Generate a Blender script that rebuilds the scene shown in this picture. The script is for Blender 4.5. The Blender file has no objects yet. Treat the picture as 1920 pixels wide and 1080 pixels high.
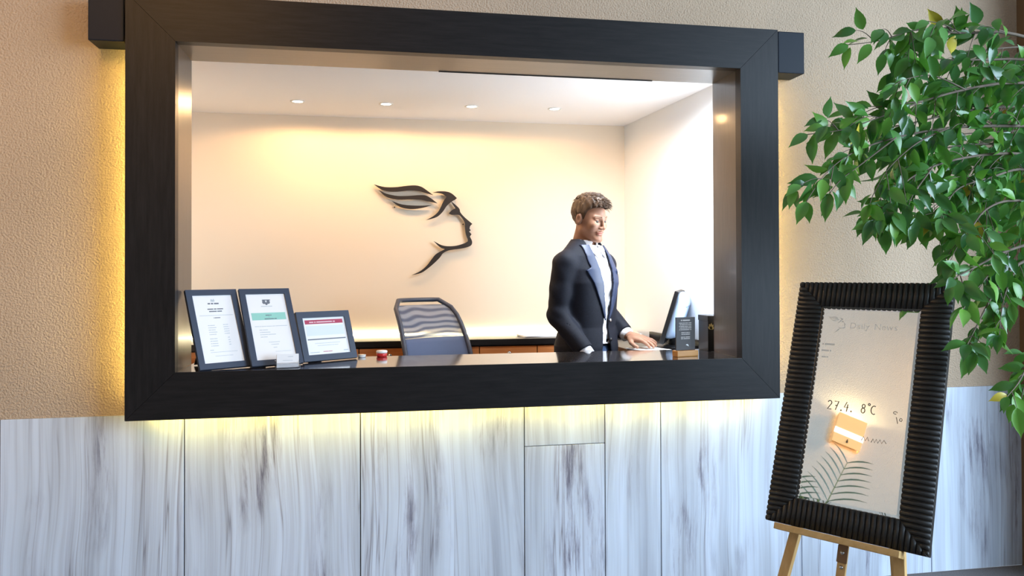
import bpy, bmesh, math, random
import numpy as np
from mathutils import Vector, Matrix, Quaternion
from mathutils.geometry import tessellate_polygon

SC = bpy.context.scene
COL = SC.collection

# ------------------------------------------------------------------ camera, world, big lights, exposure
FPX, PYC = 1454.05, 495.3                      # focal length and principal row of the 1920x1080 photograph
CAM = np.array([-0.44496, -3.19713, 1.458])
YAW, PITCH, ROLL = -0.183104, 0.009911, -0.003048
def _axes():
    f = np.array([-math.sin(YAW)*math.cos(PITCH), math.cos(YAW)*math.cos(PITCH), math.sin(PITCH)])
    r = np.array([math.cos(YAW), math.sin(YAW), 0.0]); u = np.cross(r, f)
    c, s = math.cos(ROLL), math.sin(ROLL)
    return c*r + s*u, -s*r + c*u, f
RV, UV, FV = _axes()
cd = bpy.data.cameras.new('camera'); co = bpy.data.objects.new('camera', cd); COL.objects.link(co)
co.matrix_world = Matrix(((RV[0], UV[0], -FV[0], CAM[0]), (RV[1], UV[1], -FV[1], CAM[1]), (RV[2], UV[2], -FV[2], CAM[2]), (0, 0, 0, 1)))
cd.sensor_fit = 'HORIZONTAL'; cd.sensor_width = 36.0; cd.lens = 36.0*FPX/1920; cd.shift_y = (PYC-540)/1920
cd.clip_start = 0.05
SC.camera = co

SC.view_settings.view_transform = 'Standard'; SC.view_settings.look = 'None'
SC.view_settings.gamma = 1.0; SC.view_settings.use_curve_mapping = False
SC.view_settings.exposure = 0.0
try:
    SC.cycles.use_denoising = True
    SC.cycles.sample_clamp_indirect = 6.0
except Exception:
    pass

world = bpy.data.worlds.new('daylight'); SC.world = world; world.use_nodes = True
wb = world.node_tree.nodes['Background']; wb.inputs[0].default_value = (0.80, 0.90, 1.0, 1); wb.inputs[1].default_value = 0.6

def area(name, loc, target, sx, sy, power, col, spread=180):
    l = bpy.data.lights.new(name, 'AREA'); l.shape = 'RECTANGLE'; l.size = sx; l.size_y = sy
    l.energy = power; l.color = col; l.spread = math.radians(spread)
    o = bpy.data.objects.new(name, l); COL.objects.link(o); o.location = loc
    o.rotation_euler = (Vector(target)-Vector(loc)).to_track_quat('-Z', 'Y').to_euler()
    return o
# daylight from the lobby's tall windows (to the right, behind the photographer) and the warm lobby lamps on the other side
area('window_daylight', (4.8, -4.2, 2.2), (1.6, 0.0, 0.8), 3.4, 3.2, 285, (0.60, 0.79, 1.0), 125)
area('warm_lobby_lamp', (-1.9, -3.4, 3.9), (-2.1, 0.2, 2.0), 1.0, 1.0, 20, (1.0, 0.50, 0.12), 95)
# cool fill added inside the reception, out of view behind the opening's head
area('reception_fill_light', (0.92, 0.42, 2.41), (1.05, 1.0, 1.0), 0.5, 0.16, 20, (0.84, 0.92, 1.0), 120)
# added cool fill, unseen beside the jamb, in an invented window surround
area('side_fill_light', (1.322, 0.43, 1.70), (0.0, 0.75, 1.72), 0.22, 1.1, 22, (0.76, 0.88, 1.0))

# ------------------------------------------------------------------ helpers
def ray(x, y): return RV*(x-960)/FPX + UV*(PYC-y)/FPX + FV
def at(x, y, axis, val):
    d = ray(x, y); return Vector(CAM + d*((val-CAM[axis])/d[axis]))
def dep(x, y, D): return Vector(CAM + ray(x, y)*D)

def lin(r, g, b):
    f = lambda c: (c/255)/12.92 if c/255 <= 0.04045 else ((c/255+0.055)/1.055)**2.4
    return (f(r), f(g), f(b), 1.0)

class NT:
    def __init__(s, m): s.t = m.node_tree; s.b = s.t.nodes['Principled BSDF']; s.out = s.t.nodes['Material Output']
    def n(s, typ, **kw):
        nd = s.t.nodes.new(typ)
        for k, v in kw.items():
            if k.startswith('i_'):
                key = k[2:]; nd.inputs[int(key) if key.isdigit() else key.replace('_', ' ')].default_value = v
            else: setattr(nd, k, v)
        return nd
    def l(s, a, b): s.t.links.new(a, b)
    def ramp(s, fac, stops):
        r = s.n('ShaderNodeValToRGB'); s.l(fac, r.inputs[0]); e = r.color_ramp.elements
        while len(e) < len(stops): e.new(0.5)
        for x, (p, c) in zip(e, stops): x.position = p; x.color = c
        return r.outputs[0]
    def bump(s, h, strength, dist=0.01):
        b = s.n('ShaderNodeBump', i_Strength=strength, i_Distance=dist); s.l(h, b.inputs['Height']); s.l(b.outputs[0], s.b.inputs['Normal'])
MATS = {}
def mat(name, col, rough=0.5, metal=0.0, spec=0.5, coat=0.0, emit=None, estr=0.0, alpha=1.0, trans=0.0, sheen=0.0, sss=0.0):
    m = bpy.data.materials.new(name); m.use_nodes = True; b = m.node_tree.nodes['Principled BSDF']
    b.inputs['Base Color'].default_value = col; b.inputs['Roughness'].default_value = rough
    b.inputs['Metallic'].default_value = metal; b.inputs['Specular IOR Level'].default_value = spec
    b.inputs['Coat Weight'].default_value = coat; b.inputs['Coat Roughness'].default_value = 0.08
    b.inputs['Alpha'].default_value = alpha; b.inputs['Transmission Weight'].default_value = trans
    b.inputs['Sheen Weight'].default_value = sheen
    if sss: b.inputs['Subsurface Weight'].default_value = sss; b.inputs['Subsurface Radius'].default_value = (0.012, 0.005, 0.003)
    if emit: b.inputs['Emission Color'].default_value = emit; b.inputs['Emission Strength'].default_value = estr
    MATS[name] = m; return m
def noise_mat(name, c1, c2, scale, rough=0.5, stretch=(1, 1, 1), bump=0.0, bscale=None, **kw):
    m = mat(name, c1, rough, **kw); t = NT(m)
    tc = t.n('ShaderNodeTexCoord'); mp = t.n('ShaderNodeMapping'); mp.inputs['Scale'].default_value = stretch
    t.l(tc.outputs['Object'], mp.inputs[0])
    nz = t.n('ShaderNodeTexNoise', i_Scale=scale, i_Detail=5.0, i_Roughness=0.6); t.l(mp.outputs[0], nz.inputs['Vector'])
    t.l(t.ramp(nz.outputs[0], [(0.3, c1), (0.7, c2)]), t.b.inputs['Base Color'])
    if bump:
        n2 = t.n('ShaderNodeTexNoise', i_Scale=bscale or scale, i_Detail=3.0); t.l(mp.outputs[0], n2.inputs['Vector'])
        t.bump(n2.outputs[0], bump, 0.004)
    return m

def mesh_obj(name, verts, faces, m=None, parent=None, smooth=False):
    me = bpy.data.meshes.new(name); me.from_pydata([tuple(map(float, v)) for v in verts], [], [tuple(map(int, f)) for f in faces]); me.update()
    return link(name, me, m, parent, smooth)
def link(name, me, m=None, parent=None, smooth=False):
    o = bpy.data.objects.new(name, me); COL.objects.link(o)
    if m is not None:
        for x in (m if isinstance(m, (list, tuple)) else [m]): me.materials.append(x)
    if smooth: me.polygons.foreach_set('use_smooth', [True]*len(me.polygons))
    if parent is not None: o.parent = parent
    return o
def bm_obj(name, bm, m=None, parent=None, smooth=False):
    bmesh.ops.recalc_face_normals(bm, faces=bm.faces)
    me = bpy.data.meshes.new(name); bm.to_mesh(me); bm.free()
    return link(name, me, m, parent, smooth)
def bm_box(bm, lo, hi, bevel=0.0, M=None):
    g = bmesh.new(); bmesh.ops.create_cube(g, size=1)
    for v in g.verts: v.co = Vector([lo[i]+(v.co[i]+0.5)*(hi[i]-lo[i]) for i in range(3)])
    if bevel: bmesh.ops.bevel(g, geom=g.edges[:], offset=bevel, segments=2, affect='EDGES', profile=0.6)
    if M is not None: bmesh.ops.transform(g, matrix=M, verts=g.verts)
    me = bpy.data.meshes.new('tmp'); g.to_mesh(me); g.free(); bm.from_mesh(me); bpy.data.meshes.remove(me)
def box(name, lo, hi, m, parent=None, bevel=0.0, M=None):
    bm = bmesh.new(); bm_box(bm, lo, hi, bevel, M); return bm_obj(name, bm, m, parent)
def bm_tube(bm, pts, rad, n=8, cap=True):
    pts = [Vector(p) for p in pts]; rads = rad if isinstance(rad, (list, tuple)) else [rad]*len(pts)
    rings = []; up = None
    for i, p in enumerate(pts):
        d = (pts[min(i+1, len(pts)-1)]-pts[max(i-1, 0)]).normalized()
        if up is None: up = d.orthogonal().normalized()
        up = (up - d*up.dot(d)).normalized(); s = d.cross(up)
        rings.append([bm.verts.new(p + (up*math.cos(2*math.pi*k/n)+s*math.sin(2*math.pi*k/n))*rads[i]) for k in range(n)])
    for a, b in zip(rings, rings[1:]):
        for k in range(n): bm.faces.new((a[k], a[(k+1) % n], b[(k+1) % n], b[k]))
    if cap: bm.faces.new(rings[0][::-1]); bm.faces.new(rings[-1])
def tube(name, pts, rad, m, parent=None, n=10):
    bm = bmesh.new(); bm_tube(bm, pts, rad, n); return bm_obj(name, bm, m, parent, True)
def bm_lathe(bm, prof, n=24, c=(0, 0, 0)):
    rings = []
    for r, z in prof: rings.append([bm.verts.new((c[0]+max(r, 1e-5)*math.cos(2*math.pi*k/n), c[1]+max(r, 1e-5)*math.sin(2*math.pi*k/n), c[2]+z)) for k in range(n)])
    for a, b in zip(rings, rings[1:]):
        for k in range(n): bm.faces.new((a[k], a[(k+1) % n], b[(k+1) % n], b[k]))
    bm.faces.new(rings[0][::-1]); bm.faces.new(rings[-1])
def lathe(name, prof, m, parent=None, n=24, c=(0, 0, 0), smooth=True):
    bm = bmesh.new(); bm_lathe(bm, prof, n, c); return bm_obj(name, bm, m, parent, smooth)
def bm_prism(bm, poly, fn, t0, t1):
    """poly: list of 2-D points; fn(u, v, t) -> 3-D point"""
    a = [bm.verts.new(fn(u, v, t0)) for u, v in poly]; b = [bm.verts.new(fn(u, v, t1)) for u, v in poly]
    tri = tessellate_polygon([[Vector((u, v, 0)) for u, v in poly]])
    for i, j, k in tri:
        for q in ((a[i], a[j], a[k]), (b[k], b[j], b[i])):
            try: bm.faces.new(q)
            except ValueError: pass
    n = len(poly)
    for i in range(n): bm.faces.new((a[i], b[i], b[(i+1) % n], a[(i+1) % n]))
def tag(o, label, cat=None, group=None, kind=None):
    o['label'] = label
    if cat: o['category'] = cat
    if group: o['group'] = group
    if kind: o['kind'] = kind
    return o
def thing(name, label, cat, loc=(0, 0, 0), rz=0.0, group=None):
    o = bpy.data.objects.new(name, None); COL.objects.link(o); o.location = loc; o.rotation_euler = (0, 0, rz)
    o.empty_display_size = 0.05
    return tag(o, label, cat, group)
def struct(o, label): return tag(o, label, kind='structure')
def basis(o, u, v, w):      # matrix whose columns are u, v, w at o
    return Matrix(((u[0], v[0], w[0], o[0]), (u[1], v[1], w[1], o[1]), (u[2], v[2], w[2], o[2]), (0, 0, 0, 1)))

# ------------------------------------------------------------------ materials
def stucco(name, c1, c2):
    m = mat(name, c1, 0.85, spec=0.2); t = NT(m); tc = t.n('ShaderNodeTexCoord')
    n1 = t.n('ShaderNodeTexNoise', i_Scale=2.2, i_Detail=3.0); t.l(tc.outputs['Object'], n1.inputs['Vector'])
    t.l(t.ramp(n1.outputs[0], [(0.3, c1), (0.7, c2)]), t.b.inputs['Base Color'])
    n2 = t.n('ShaderNodeTexNoise', i_Scale=125.0, i_Detail=3.0, i_Roughness=0.5); t.l(tc.outputs['Object'], n2.inputs['Vector'])
    t.bump(n2.outputs[0], 0.9, 0.009); return m
M_STUCCO = stucco('stucco', (0.48, 0.360, 0.255, 1), (0.54, 0.405, 0.288, 1))
M_PLASTER = mat('white_plaster', (0.87, 0.755, 0.61, 1), 0.9, spec=0.2)
M_CEIL = mat('ceiling_paint', (0.92, 0.90, 0.91, 1), 0.9, spec=0.2)
M_LOBBYWALL = stucco('lobby_wall', (0.66, 0.65, 0.60, 1), (0.70, 0.69, 0.64, 1))
M_JOINT = mat('joint_dark', (0.06, 0.055, 0.05, 1), 0.9)  # dark backing in the gaps between slabs
M_BROWN = mat('brown_pilaster', (0.16, 0.09, 0.045, 1), 0.6)
M_CARPET = noise_mat('carpet', (0.10, 0.09, 0.095, 1), (0.22, 0.20, 0.20, 1), 220, 0.95, bump=0.6)

def marble():
    m = mat('marble', (0.7, 0.72, 0.75, 1), 0.32, spec=0.4); t = NT(m)
    oi = t.n('ShaderNodeObjectInfo'); g = t.n('ShaderNodeNewGeometry')
    ofs = t.n('ShaderNodeMath', operation='MULTIPLY', i_1=37.0); t.l(oi.outputs['Random'], ofs.inputs[0])
    cx = t.n('ShaderNodeCombineXYZ'); t.l(ofs.outputs[0], cx.inputs[0]); t.l(ofs.outputs[0], cx.inputs[2])
    ad = t.n('ShaderNodeVectorMath', operation='ADD'); t.l(g.outputs['Position'], ad.inputs[0]); t.l(cx.outputs[0], ad.inputs[1])
    # gentle sideways wander of the veins
    wn = t.n('ShaderNodeTexNoise', i_Scale=1.1, i_Detail=1.5); t.l(ad.outputs[0], wn.inputs['Vector'])
    wv = t.n('ShaderNodeVectorMath', operation='MULTIPLY_ADD'); t.l(wn.outputs['Color'], wv.inputs[0]); wv.inputs[1].default_value = (0.10, 0, 0); t.l(ad.outputs[0], wv.inputs[2])
    def streak(sx, sz, scale, det, rough=0.6):
        mp = t.n('ShaderNodeMapping'); mp.inputs['Scale'].default_value = (sx, 0.5, sz); t.l(wv.outputs[0], mp.inputs[0])
        n = t.n('ShaderNodeTexNoise', i_Scale=scale, i_Detail=det, i_Roughness=rough); t.l(mp.outputs[0], n.inputs['Vector']); return n.outputs[0]
    def mul(a_, b_, fac):
        m_ = t.n('ShaderNodeMix', data_type='RGBA', blend_type='MULTIPLY'); t.l(a_, m_.inputs[6]); t.l(b_, m_.inputs[7])
        if isinstance(fac, float): m_.inputs[0].default_value = fac
        else: t.l(fac, m_.inputs[0])
        return m_.outputs[2]
    base = t.ramp(streak(5, 0.22, 1.6, 4), [(0.30, lin(176, 182, 194)), (0.45, lin(204, 212, 224)), (0.60, lin(221, 231, 246)), (0.75, lin(190, 195, 206))])
    soft = t.ramp(streak(24, 0.30, 1.8, 4, 0.6), [(0.34, (0.87, 0.85, 0.85, 1)), (0.50, (1, 1, 1, 1))])
    # thin veins where the noise crosses its middle, gathered in groups
    def vein(sx_, sz_, sc, wid, col):
        sb_ = t.n('ShaderNodeMath', operation='SUBTRACT', i_1=0.5); t.l(streak(sx_, sz_, sc, 3, 0.55), sb_.inputs[0])
        ab = t.n('ShaderNodeMath', operation='ABSOLUTE'); t.l(sb_.outputs[0], ab.inputs[0])
        return t.ramp(ab.outputs[0], [(0.0, col), (wid, (0.86, 0.84, 0.84, 1)), (wid*3, (1, 1, 1, 1))])
    m1 = t.ramp(streak(2.2, 0.35, 1.4, 2), [(0.42, (0.05, 0.05, 0.05, 1)), (0.60, (1, 1, 1, 1))])
    m2 = t.ramp(streak(3.2, 0.9, 1.3, 2), [(0.50, (0, 0, 0, 1)), (0.64, (1, 1, 1, 1))])
    blot = t.ramp(streak(17, 1.5, 1.5, 8, 0.72), [(0.35, (0.30, 0.27, 0.30, 1)), (0.43, (0.66, 0.62, 0.64, 1)), (0.52, (0.95, 0.94, 0.94, 1))])
    c = mul(base, soft, 0.75); c = mul(c, vein(7, 0.16, 2.0, 0.010, (0.50, 0.46, 0.46, 1)), m1); c = mul(c, vein(16, 0.22, 1.7, 0.014, (0.62, 0.58, 0.58, 1)), 0.35); c = mul(c, blot, m2)
    t.l(c, t.b.inputs['Base Color'])
    return m
M_MARBLE = marble()

def darkwood(name, c1, c2, rough, stretch, coat=0.0):
    m = mat(name, c1, rough, spec=0.5 if coat else 0.2, coat=coat); t = NT(m); tc = t.n('ShaderNodeTexCoord')
    mp = t.n('ShaderNodeMapping'); mp.inputs['Scale'].default_value = stretch; t.l(tc.outputs['Object'], mp.inputs[0])
    n = t.n('ShaderNodeTexNoise', i_Scale=9.0, i_Detail=6.0, i_Roughness=0.65); t.l(mp.outputs[0], n.inputs['Vector'])
    t.l(t.ramp(n.outputs[0], [(0.3, c1), (0.7, c2)]), t.b.inputs['Base Color'])
    if coat < 0.5:
        n2 = t.n('ShaderNodeTexNoise', i_Scale=40.0, i_Detail=3.0); t.l(mp.outputs[0], n2.inputs['Vector']); t.bump(n2.outputs[0], 0.10, 0.002)
    return m
WD1, WD2 = (0.008, 0.0075, 0.008, 1), (0.018, 0.016, 0.016, 1)
M_WOODH = darkwood('wenge_horizontal', WD1, WD2, 0.40, (0.6, 8, 8))
M_WOODV = darkwood('wenge_vertical', WD1, WD2, 0.40, (8, 8, 0.6))
M_LINER = darkwood('wenge_liner', (0.035, 0.028, 0.025, 1), (0.065, 0.052, 0.046, 1), 0.30, (0.5, 14, 14), 0.15)
M_LINERV = darkwood('wenge_liner_vertical', (0.035, 0.028, 0.025, 1), (0.065, 0.052, 0.046, 1), 0.30, (14, 14, 0.5), 0.15)
M_COUNTER = darkwood('counter_top', (0.028, 0.022, 0.020, 1), (0.05, 0.04, 0.036, 1), 0.14, (0.5, 10, 10), 1.0)
M_BLOCK = mat('end_block_lacquer', (0.006, 0.010, 0.018, 1), 0.45, spec=0.18)
M_LED = mat('led_strip', (1, 0.9, 0.5, 1), emit=(1.0, 0.78, 0.18, 1), estr=44.0)
M_LEDW = mat('led_backsplash', (1, 0.9, 0.6, 1), emit=(1.0, 0.90, 0.58, 1), estr=24.0)
M_BLACK = mat('black_plastic', (0.012, 0.012, 0.014, 1), 0.4)
M_BLACKLAM = mat('black_laminate', (0.015, 0.013, 0.013, 1), 0.3)
M_CHROME = mat('brushed_metal', (0.6, 0.6, 0.6, 1), 0.25, metal=1.0)
M_ORANGE = noise_mat('alder_front', lin(196, 118, 62), lin(214, 138, 78), 5, 0.45, (1, 1, 12))
M_WOODL = noise_mat('beech', lin(205, 160, 98), lin(222, 182, 122), 6, 0.5, (9, 9, 0.7))
M_WOODLH = noise_mat('beech_ledge', lin(212, 168, 104), lin(228, 188, 126), 6, 0.5, (0.7, 9, 9))
M_PAPER = mat('paper', (0.86, 0.87, 0.88, 1), 0.7)
M_INK = mat('ink_grey', (0.16, 0.18, 0.22, 1), 0.7)
M_INKL = mat('ink_light', (0.52, 0.58, 0.62, 1), 0.7)
M_TEAL = mat('ink_teal', lin(150, 208, 196), 0.7)
M_CRIMSON = mat('ink_crimson', lin(176, 66, 92), 0.7)
M_DOCFRAME = mat('frame_grey_blue', (0.045, 0.06, 0.095, 1), 0.38)
M_WHITE = mat('white_plastic', (0.8, 0.8, 0.8, 1), 0.4)

# ------------------------------------------------------------------ the building
WY, LB = 0.135, 0.283                 # lobby face and reception face of the front wall
XO, XI = 1.3645, 1.183                # outer and inner half width of the portal frame
ZB, ZT, CZ, ZH = 0.8895, 2.5415, 1.071, 2.360
ZM = 0.890                            # top of the marble cladding
FZ = 0.12                             # raised floor of the reception
LH = 4.3                              # lobby ceiling height
XR = 2.735                            # right end of the front wall
RB = 1.755                            # back wall of the reception

struct(box('floor', (-2.75, -7.0, -0.1), (6.0, WY, 0.0), M_CARPET), 'grey speckled carpet floor of the lobby')
struct(box('floor.001', (-1.72, LB, -0.1), (1.6, RB+0.1, FZ), mat('reception_floor', (0.25, 0.22, 0.2, 1), 0.6)), 'raised floor behind the reception counter')
bm = bmesh.new()
OX = XI+0.015
for lo, hi in (((-2.75, WY, ZM), (-OX, LB, LH)), ((OX, WY, ZM), (XR+0.4, LB, LH)), ((-OX, WY, ZH+0.015), (OX, LB, LH)), ((-OX, WY, ZM), (OX, LB, CZ-0.045)),
               ((-2.75, WY+0.012, 0), (XR+0.4, LB, ZM))):
    bm_box(bm, lo, hi)
wf = struct(bm_obj('wall_front', bm, M_STUCCO), 'beige stucco wall with the reception opening, marble clad below')
joint = box('joint_bed', (-2.75, WY+0.004, 0.0), (XR, WY+0.0125, ZM-0.002), M_JOINT, wf)
sx = [-2.60, -1.853, -1.177, -0.479, 0.224, 0.59, 0.852, 1.544, 2.228, XR+0.02]
def slab(x0, x1, z0, z1):
    g = 0.0022
    box('marble_slab', (x0+g, WY-0.004, z0+g), (x1-g, WY+0.006, z1-g*0.3), M_MARBLE, wf, 0.0012)
for a, b in zip(sx, sx[1:]):
    if abs(a-0.224) < 1e-6: slab(a, b, 0, 0.694); slab(a, b, 0.694, ZM)
    else: slab(a, b, 0, ZM)
struct(box('wall_left', (-2.75, -7.0, 0), (-2.6, WY, LH), M_LOBBYWALL), 'beige lobby side wall carrying the wall lamp')
struct(box('trim_1', (XR, -0.35, 0), (XR+0.4, WY, LH), M_BROWN), 'brown pilaster at the right end of the stucco wall')
struct(box('ceiling.001', (-2.75, -7.0, LH), (6.0, LB, LH+0.1), M_CEIL), 'white lobby ceiling')
struct(box('wall_behind', (-2.75, -7.15, 0), (1.2, -7.0, LH), M_LOBBYWALL), 'beige lobby wall opposite the reception')
# reception room
struct(box('wall_rear', (-1.72, RB, 0), (1.6, RB+0.1, 2.6), M_PLASTER), 'cream plaster back wall of the reception')
struct(box('wall_reception_left', (-1.72, LB, 0), (-1.6, RB, 2.6), M_PLASTER), 'cream side wall of the reception')
bm = bmesh.new(); bm_prism(bm, [(1.345, LB), (1.238, RB), (1.5, RB), (1.5, LB)], lambda u, v, t: (u, v, t), 0, 2.6)
struct(bm_obj('wall_right', bm, mat('white_wall', (0.86, 0.87, 0.88, 1), 0.9, spec=0.2)), 'bright white right-hand wall of the reception')
wn = struct(box('fill_surround_1', (1.326, 0.305, 1.12), (1.350, 0.315, 2.28), M_WHITE), 'narrow white frame added around the unseen fill light on the reception side wall')  # invented surround for the added side fill, hidden by the jamb
for lo, hi in (((1.326, 0.545, 1.12), (1.350, 0.555, 2.28)), ((1.326, 0.3155, 1.12), (1.350, 0.5445, 1.13)), ((1.326, 0.3155, 2.27), (1.350, 0.5445, 2.28))): box('fill_surround_bar', lo, hi, M_WHITE, wn)
struct(box('ceiling', (-1.72, LB, 2.43), (1.6, RB+0.1, 2.6), M_CEIL), 'white reception ceiling with recessed downlights')

# ------------------------------------------------------------------ portal frame
pf = thing('portal_frame', 'large dark wenge picture-frame surround of the reception opening with glowing edges', 'frame', (0, 0, ZB))
def pboard(name, poly, m):
    bm = bmesh.new(); bm_prism(bm, [(x, z-ZB) for x, z in poly], lambda u, v, t: (u, t, v), 0.0, 0.05)
    bmesh.ops.bevel(bm, geom=[e for e in bm.edges if abs(e.verts[0].co.y) < 1e-6 and abs(e.verts[1].co.y) < 1e-6 and e.calc_face_angle(0) > 0.5], offset=0.0022, segments=1, affect='EDGES')
    return bm_obj(name, bm, m, pf)
g = 0.0008
pboard('top_rail', [(-XO+g, ZT), (XO-g, ZT), (XI-g, ZH), (-XI+g, ZH)], M_WOODH)
pboard('bottom_rail', [(-XI+g, CZ), (XI-g, CZ), (XO-g, ZB), (-XO+g, ZB)], M_WOODH)
pboard('stile', [(-XO, ZT-g), (-XI, ZH-g), (-XI, CZ+g), (-XO, ZB+g)], M_WOODV)
pboard('stile', [(XI, ZH-g), (XO, ZT-g), (XO, ZB+g), (XI, CZ+g)], M_WOODV)
box('jamb_liner', (-XI-0.012, 0.0505, CZ-ZB), (-XI, LB+0.002, ZH-ZB), M_LINERV, pf)
box('jamb_liner', (XI, 0.0505, CZ-ZB), (XI+0.012, LB+0.002, ZH-ZB), M_LINERV, pf)
box('head_liner', (-XI-0.012, 0.0505, ZH-ZB), (XI+0.012, LB+0.002, ZH-ZB+0.012), M_LINER, pf)
box('shutter_rail', (-0.134, LB-0.006, ZH-ZB-0.0035), (0.875, LB-0.001, ZH-ZB), M_BLACK, pf)
for s in (-1, 1):
    box('end_block', (min(s*(XO+0.008), s*(XO+0.137)), 0.012, 2.352-ZB), (max(s*(XO+0.008), s*(XO+0.137)), WY, 2.54-ZB), M_BLOCK, pf, 0.004)
o_ = 0.022
box('led_strip', (-XO+o_, 0.054, 0.10), (-XO+o_+0.012, 0.064, ZT-ZB-0.22), M_LED, pf)
box('led_strip', (XO-o_-0.012, 0.054, 0.10), (XO-o_, 0.064, ZT-ZB-0.22), M_LED, pf)
box('led_strip', (-XO+0.07, 0.068, o_), (XO-0.07, 0.080, o_+0.012), M_LED, pf)

ct = thing('reception_counter', 'glossy dark wood counter top running through the reception opening', 'counter', (0, 0, CZ-0.04))
box('worktop', (-XI+0.0005, 0.052, 0), (XI-0.0005, 0.437, 0.04), M_COUNTER, ct, 0.002)
box('nosing', (-XI+0.0005, 0.0005, 0.0402), (XI-0.0005, 0.0515, 0.0416), M_COUNTER, ct)
box('back_panel', (-1.15, 0.33, -(CZ-0.04-FZ)), (0.80, 0.35, 0), M_BLACKLAM, ct)

# ------------------------------------------------------------------ emblem on the back wall
def smooth_poly(pts, n=4, corner=55):
    P = [Vector((x, y)) for x, y in pts]; N = len(P); out = []
    def cor(i):
        a = P[i]-P[i-1]; b = P[(i+1) % N]-P[i]
        return a.length < 1e-6 or b.length < 1e-6 or math.degrees(a.angle(b)) > corner
    T = []
    for i in range(N): T.append(None if cor(i) else (P[(i+1) % N]-P[i-1])*0.5)
    for i in range(N):
        p, q = P[i], P[(i+1) % N]; d = q-p
        t0 = T[i] if T[i] is not None else d; t1 = T[(i+1) % N] if T[(i+1) % N] is not None else d
        lim = d.length*1.2
        t0 = t0*min(1, lim/max(t0.length, 1e-6)); t1 = t1*min(1, lim/max(t1.length, 1e-6))
        for k in range(n):
            s = k/n; h = (2*s**3-3*s*s+1, s**3-2*s*s+s, -2*s**3+3*s*s, s**3-s*s)
            out.append(tuple(p*h[0]+t0*h[1]+q*h[2]+t1*h[3]))
    return out
EMB = {
 'plume.0': [(105,126),(200,150),(300,152),(400,140),(480,135),(540,148),(590,180),(648,224),(580,205),(520,188),(430,182),(340,190),(260,192),(190,180),(150,160)],
 'plume.1': [(148,178),(220,212),(320,232),(420,232),(520,225),(580,228),(630,255),(688,300),(600,280),(540,268),(440,264),(340,266),(260,255),(200,228)],
 'plume.2': [(268,277),(340,305),(420,318),(520,322),(635,318),(560,340),(480,352),(410,350),(350,335),(305,308)],
 'brow': [(648,201),(700,190),(770,192),(820,210),(868,252),(850,268),(835,275),(800,300),(770,330),(740,375),(700,415),(660,435),(582,456),(640,425),(690,385),(720,335),(745,280),(775,240),(740,215),(700,205)],
 'profile': [(815,283),(850,310),(890,350),(900,385),(940,430),(1010,490),(990,510),(984,535),(996,548),(980,560),(1002,585),(987,607),(1007,650),(1000,685),(960,705),(900,718),(840,725),(790,735),(740,760),(710,800),(660,850),(600,900),(540,940),(450,963),(530,925),(590,875),(640,810),(680,765),(758,722),(710,702),(655,648),(720,683),(780,695),(860,691),(930,671),(968,652),(968,630),(950,580),(943,520),(938,470),(900,415),(880,405),(820,405),(793,392),(820,365),(855,345),(832,312)]}
EY = RB-0.032
em = thing('wall_emblem', 'dark metal emblem of a face in profile with a winged helmet on the cream wall', 'emblem', at(795, 430, 1, RB))
M_EMB = mat('emblem_bronze', (0.022, 0.015, 0.011, 1), 0.45)
for k, pts in EMB.items():
    poly = [at(680+x*0.2037, 320+y*0.2037, 1, EY) - em.location for x, y in smooth_poly(pts)]
    bm = bmesh.new(); bm_prism(bm, [(p.x, p.z) for p in poly], lambda u, v, t: (u, t, v), EY-em.location.y, EY-em.location.y+0.012)
    bm_obj(k.split('.')[0], bm, M_EMB, em)
for px, py in ((760, 352), (745, 372), (740, 388), (848, 372), (869, 420), (855, 462)):
    p = at(px, py, 1, EY)-em.location
    tube('standoff_pin', [(p.x, EY-em.location.y+0.011, p.z), (p.x, -0.0005, p.z)], 0.004, M_EMB, em, 8)

# ------------------------------------------------------------------ downlights
M_GLOW = mat('downlight_glow', (1, 0.95, 0.85, 1), emit=(1.0, 0.90, 0.72, 1), estr=9.0)
for i, px in enumerate((558, 722, 883, 1040)):
    x = -0.839+i*0.496; y = 1.345-i*0.016
    t = thing('downlight', ('glowing recessed ceiling downlight nearest the left jamb', 'glowing recessed ceiling downlight above the wing of the emblem', 'glowing recessed ceiling downlight above the face of the emblem', 'glowing recessed ceiling downlight nearest the standing man')[i], 'downlight', (x, y, 2.43), 0, 'ceiling downlights')
    lathe('trim_ring', [(0.030, 0.004), (0.030, -0.003), (0.040, -0.004), (0.042, 0.0), (0.042, 0.004)], M_WHITE, t, 28)
    lathe('lens', [(0.0, -0.0005), (0.030, -0.0008), (0.030, 0.003), (0.0, 0.003)], M_GLOW, t, 24)
    l = bpy.data.lights.new('downlight_lamp', 'SPOT'); l.spot_size = math.radians(172); l.spot_blend = 0.2; l.energy = (14, 12.5, 9.0, 5.5)[i]; l.color = (1.0, 0.60, 0.27); l.shadow_soft_size = 0.03
    lo = bpy.data.objects.new('lamp', l); COL.objects.link(lo); lo.parent = t; lo.location = (0, 0, -0.02)

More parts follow.
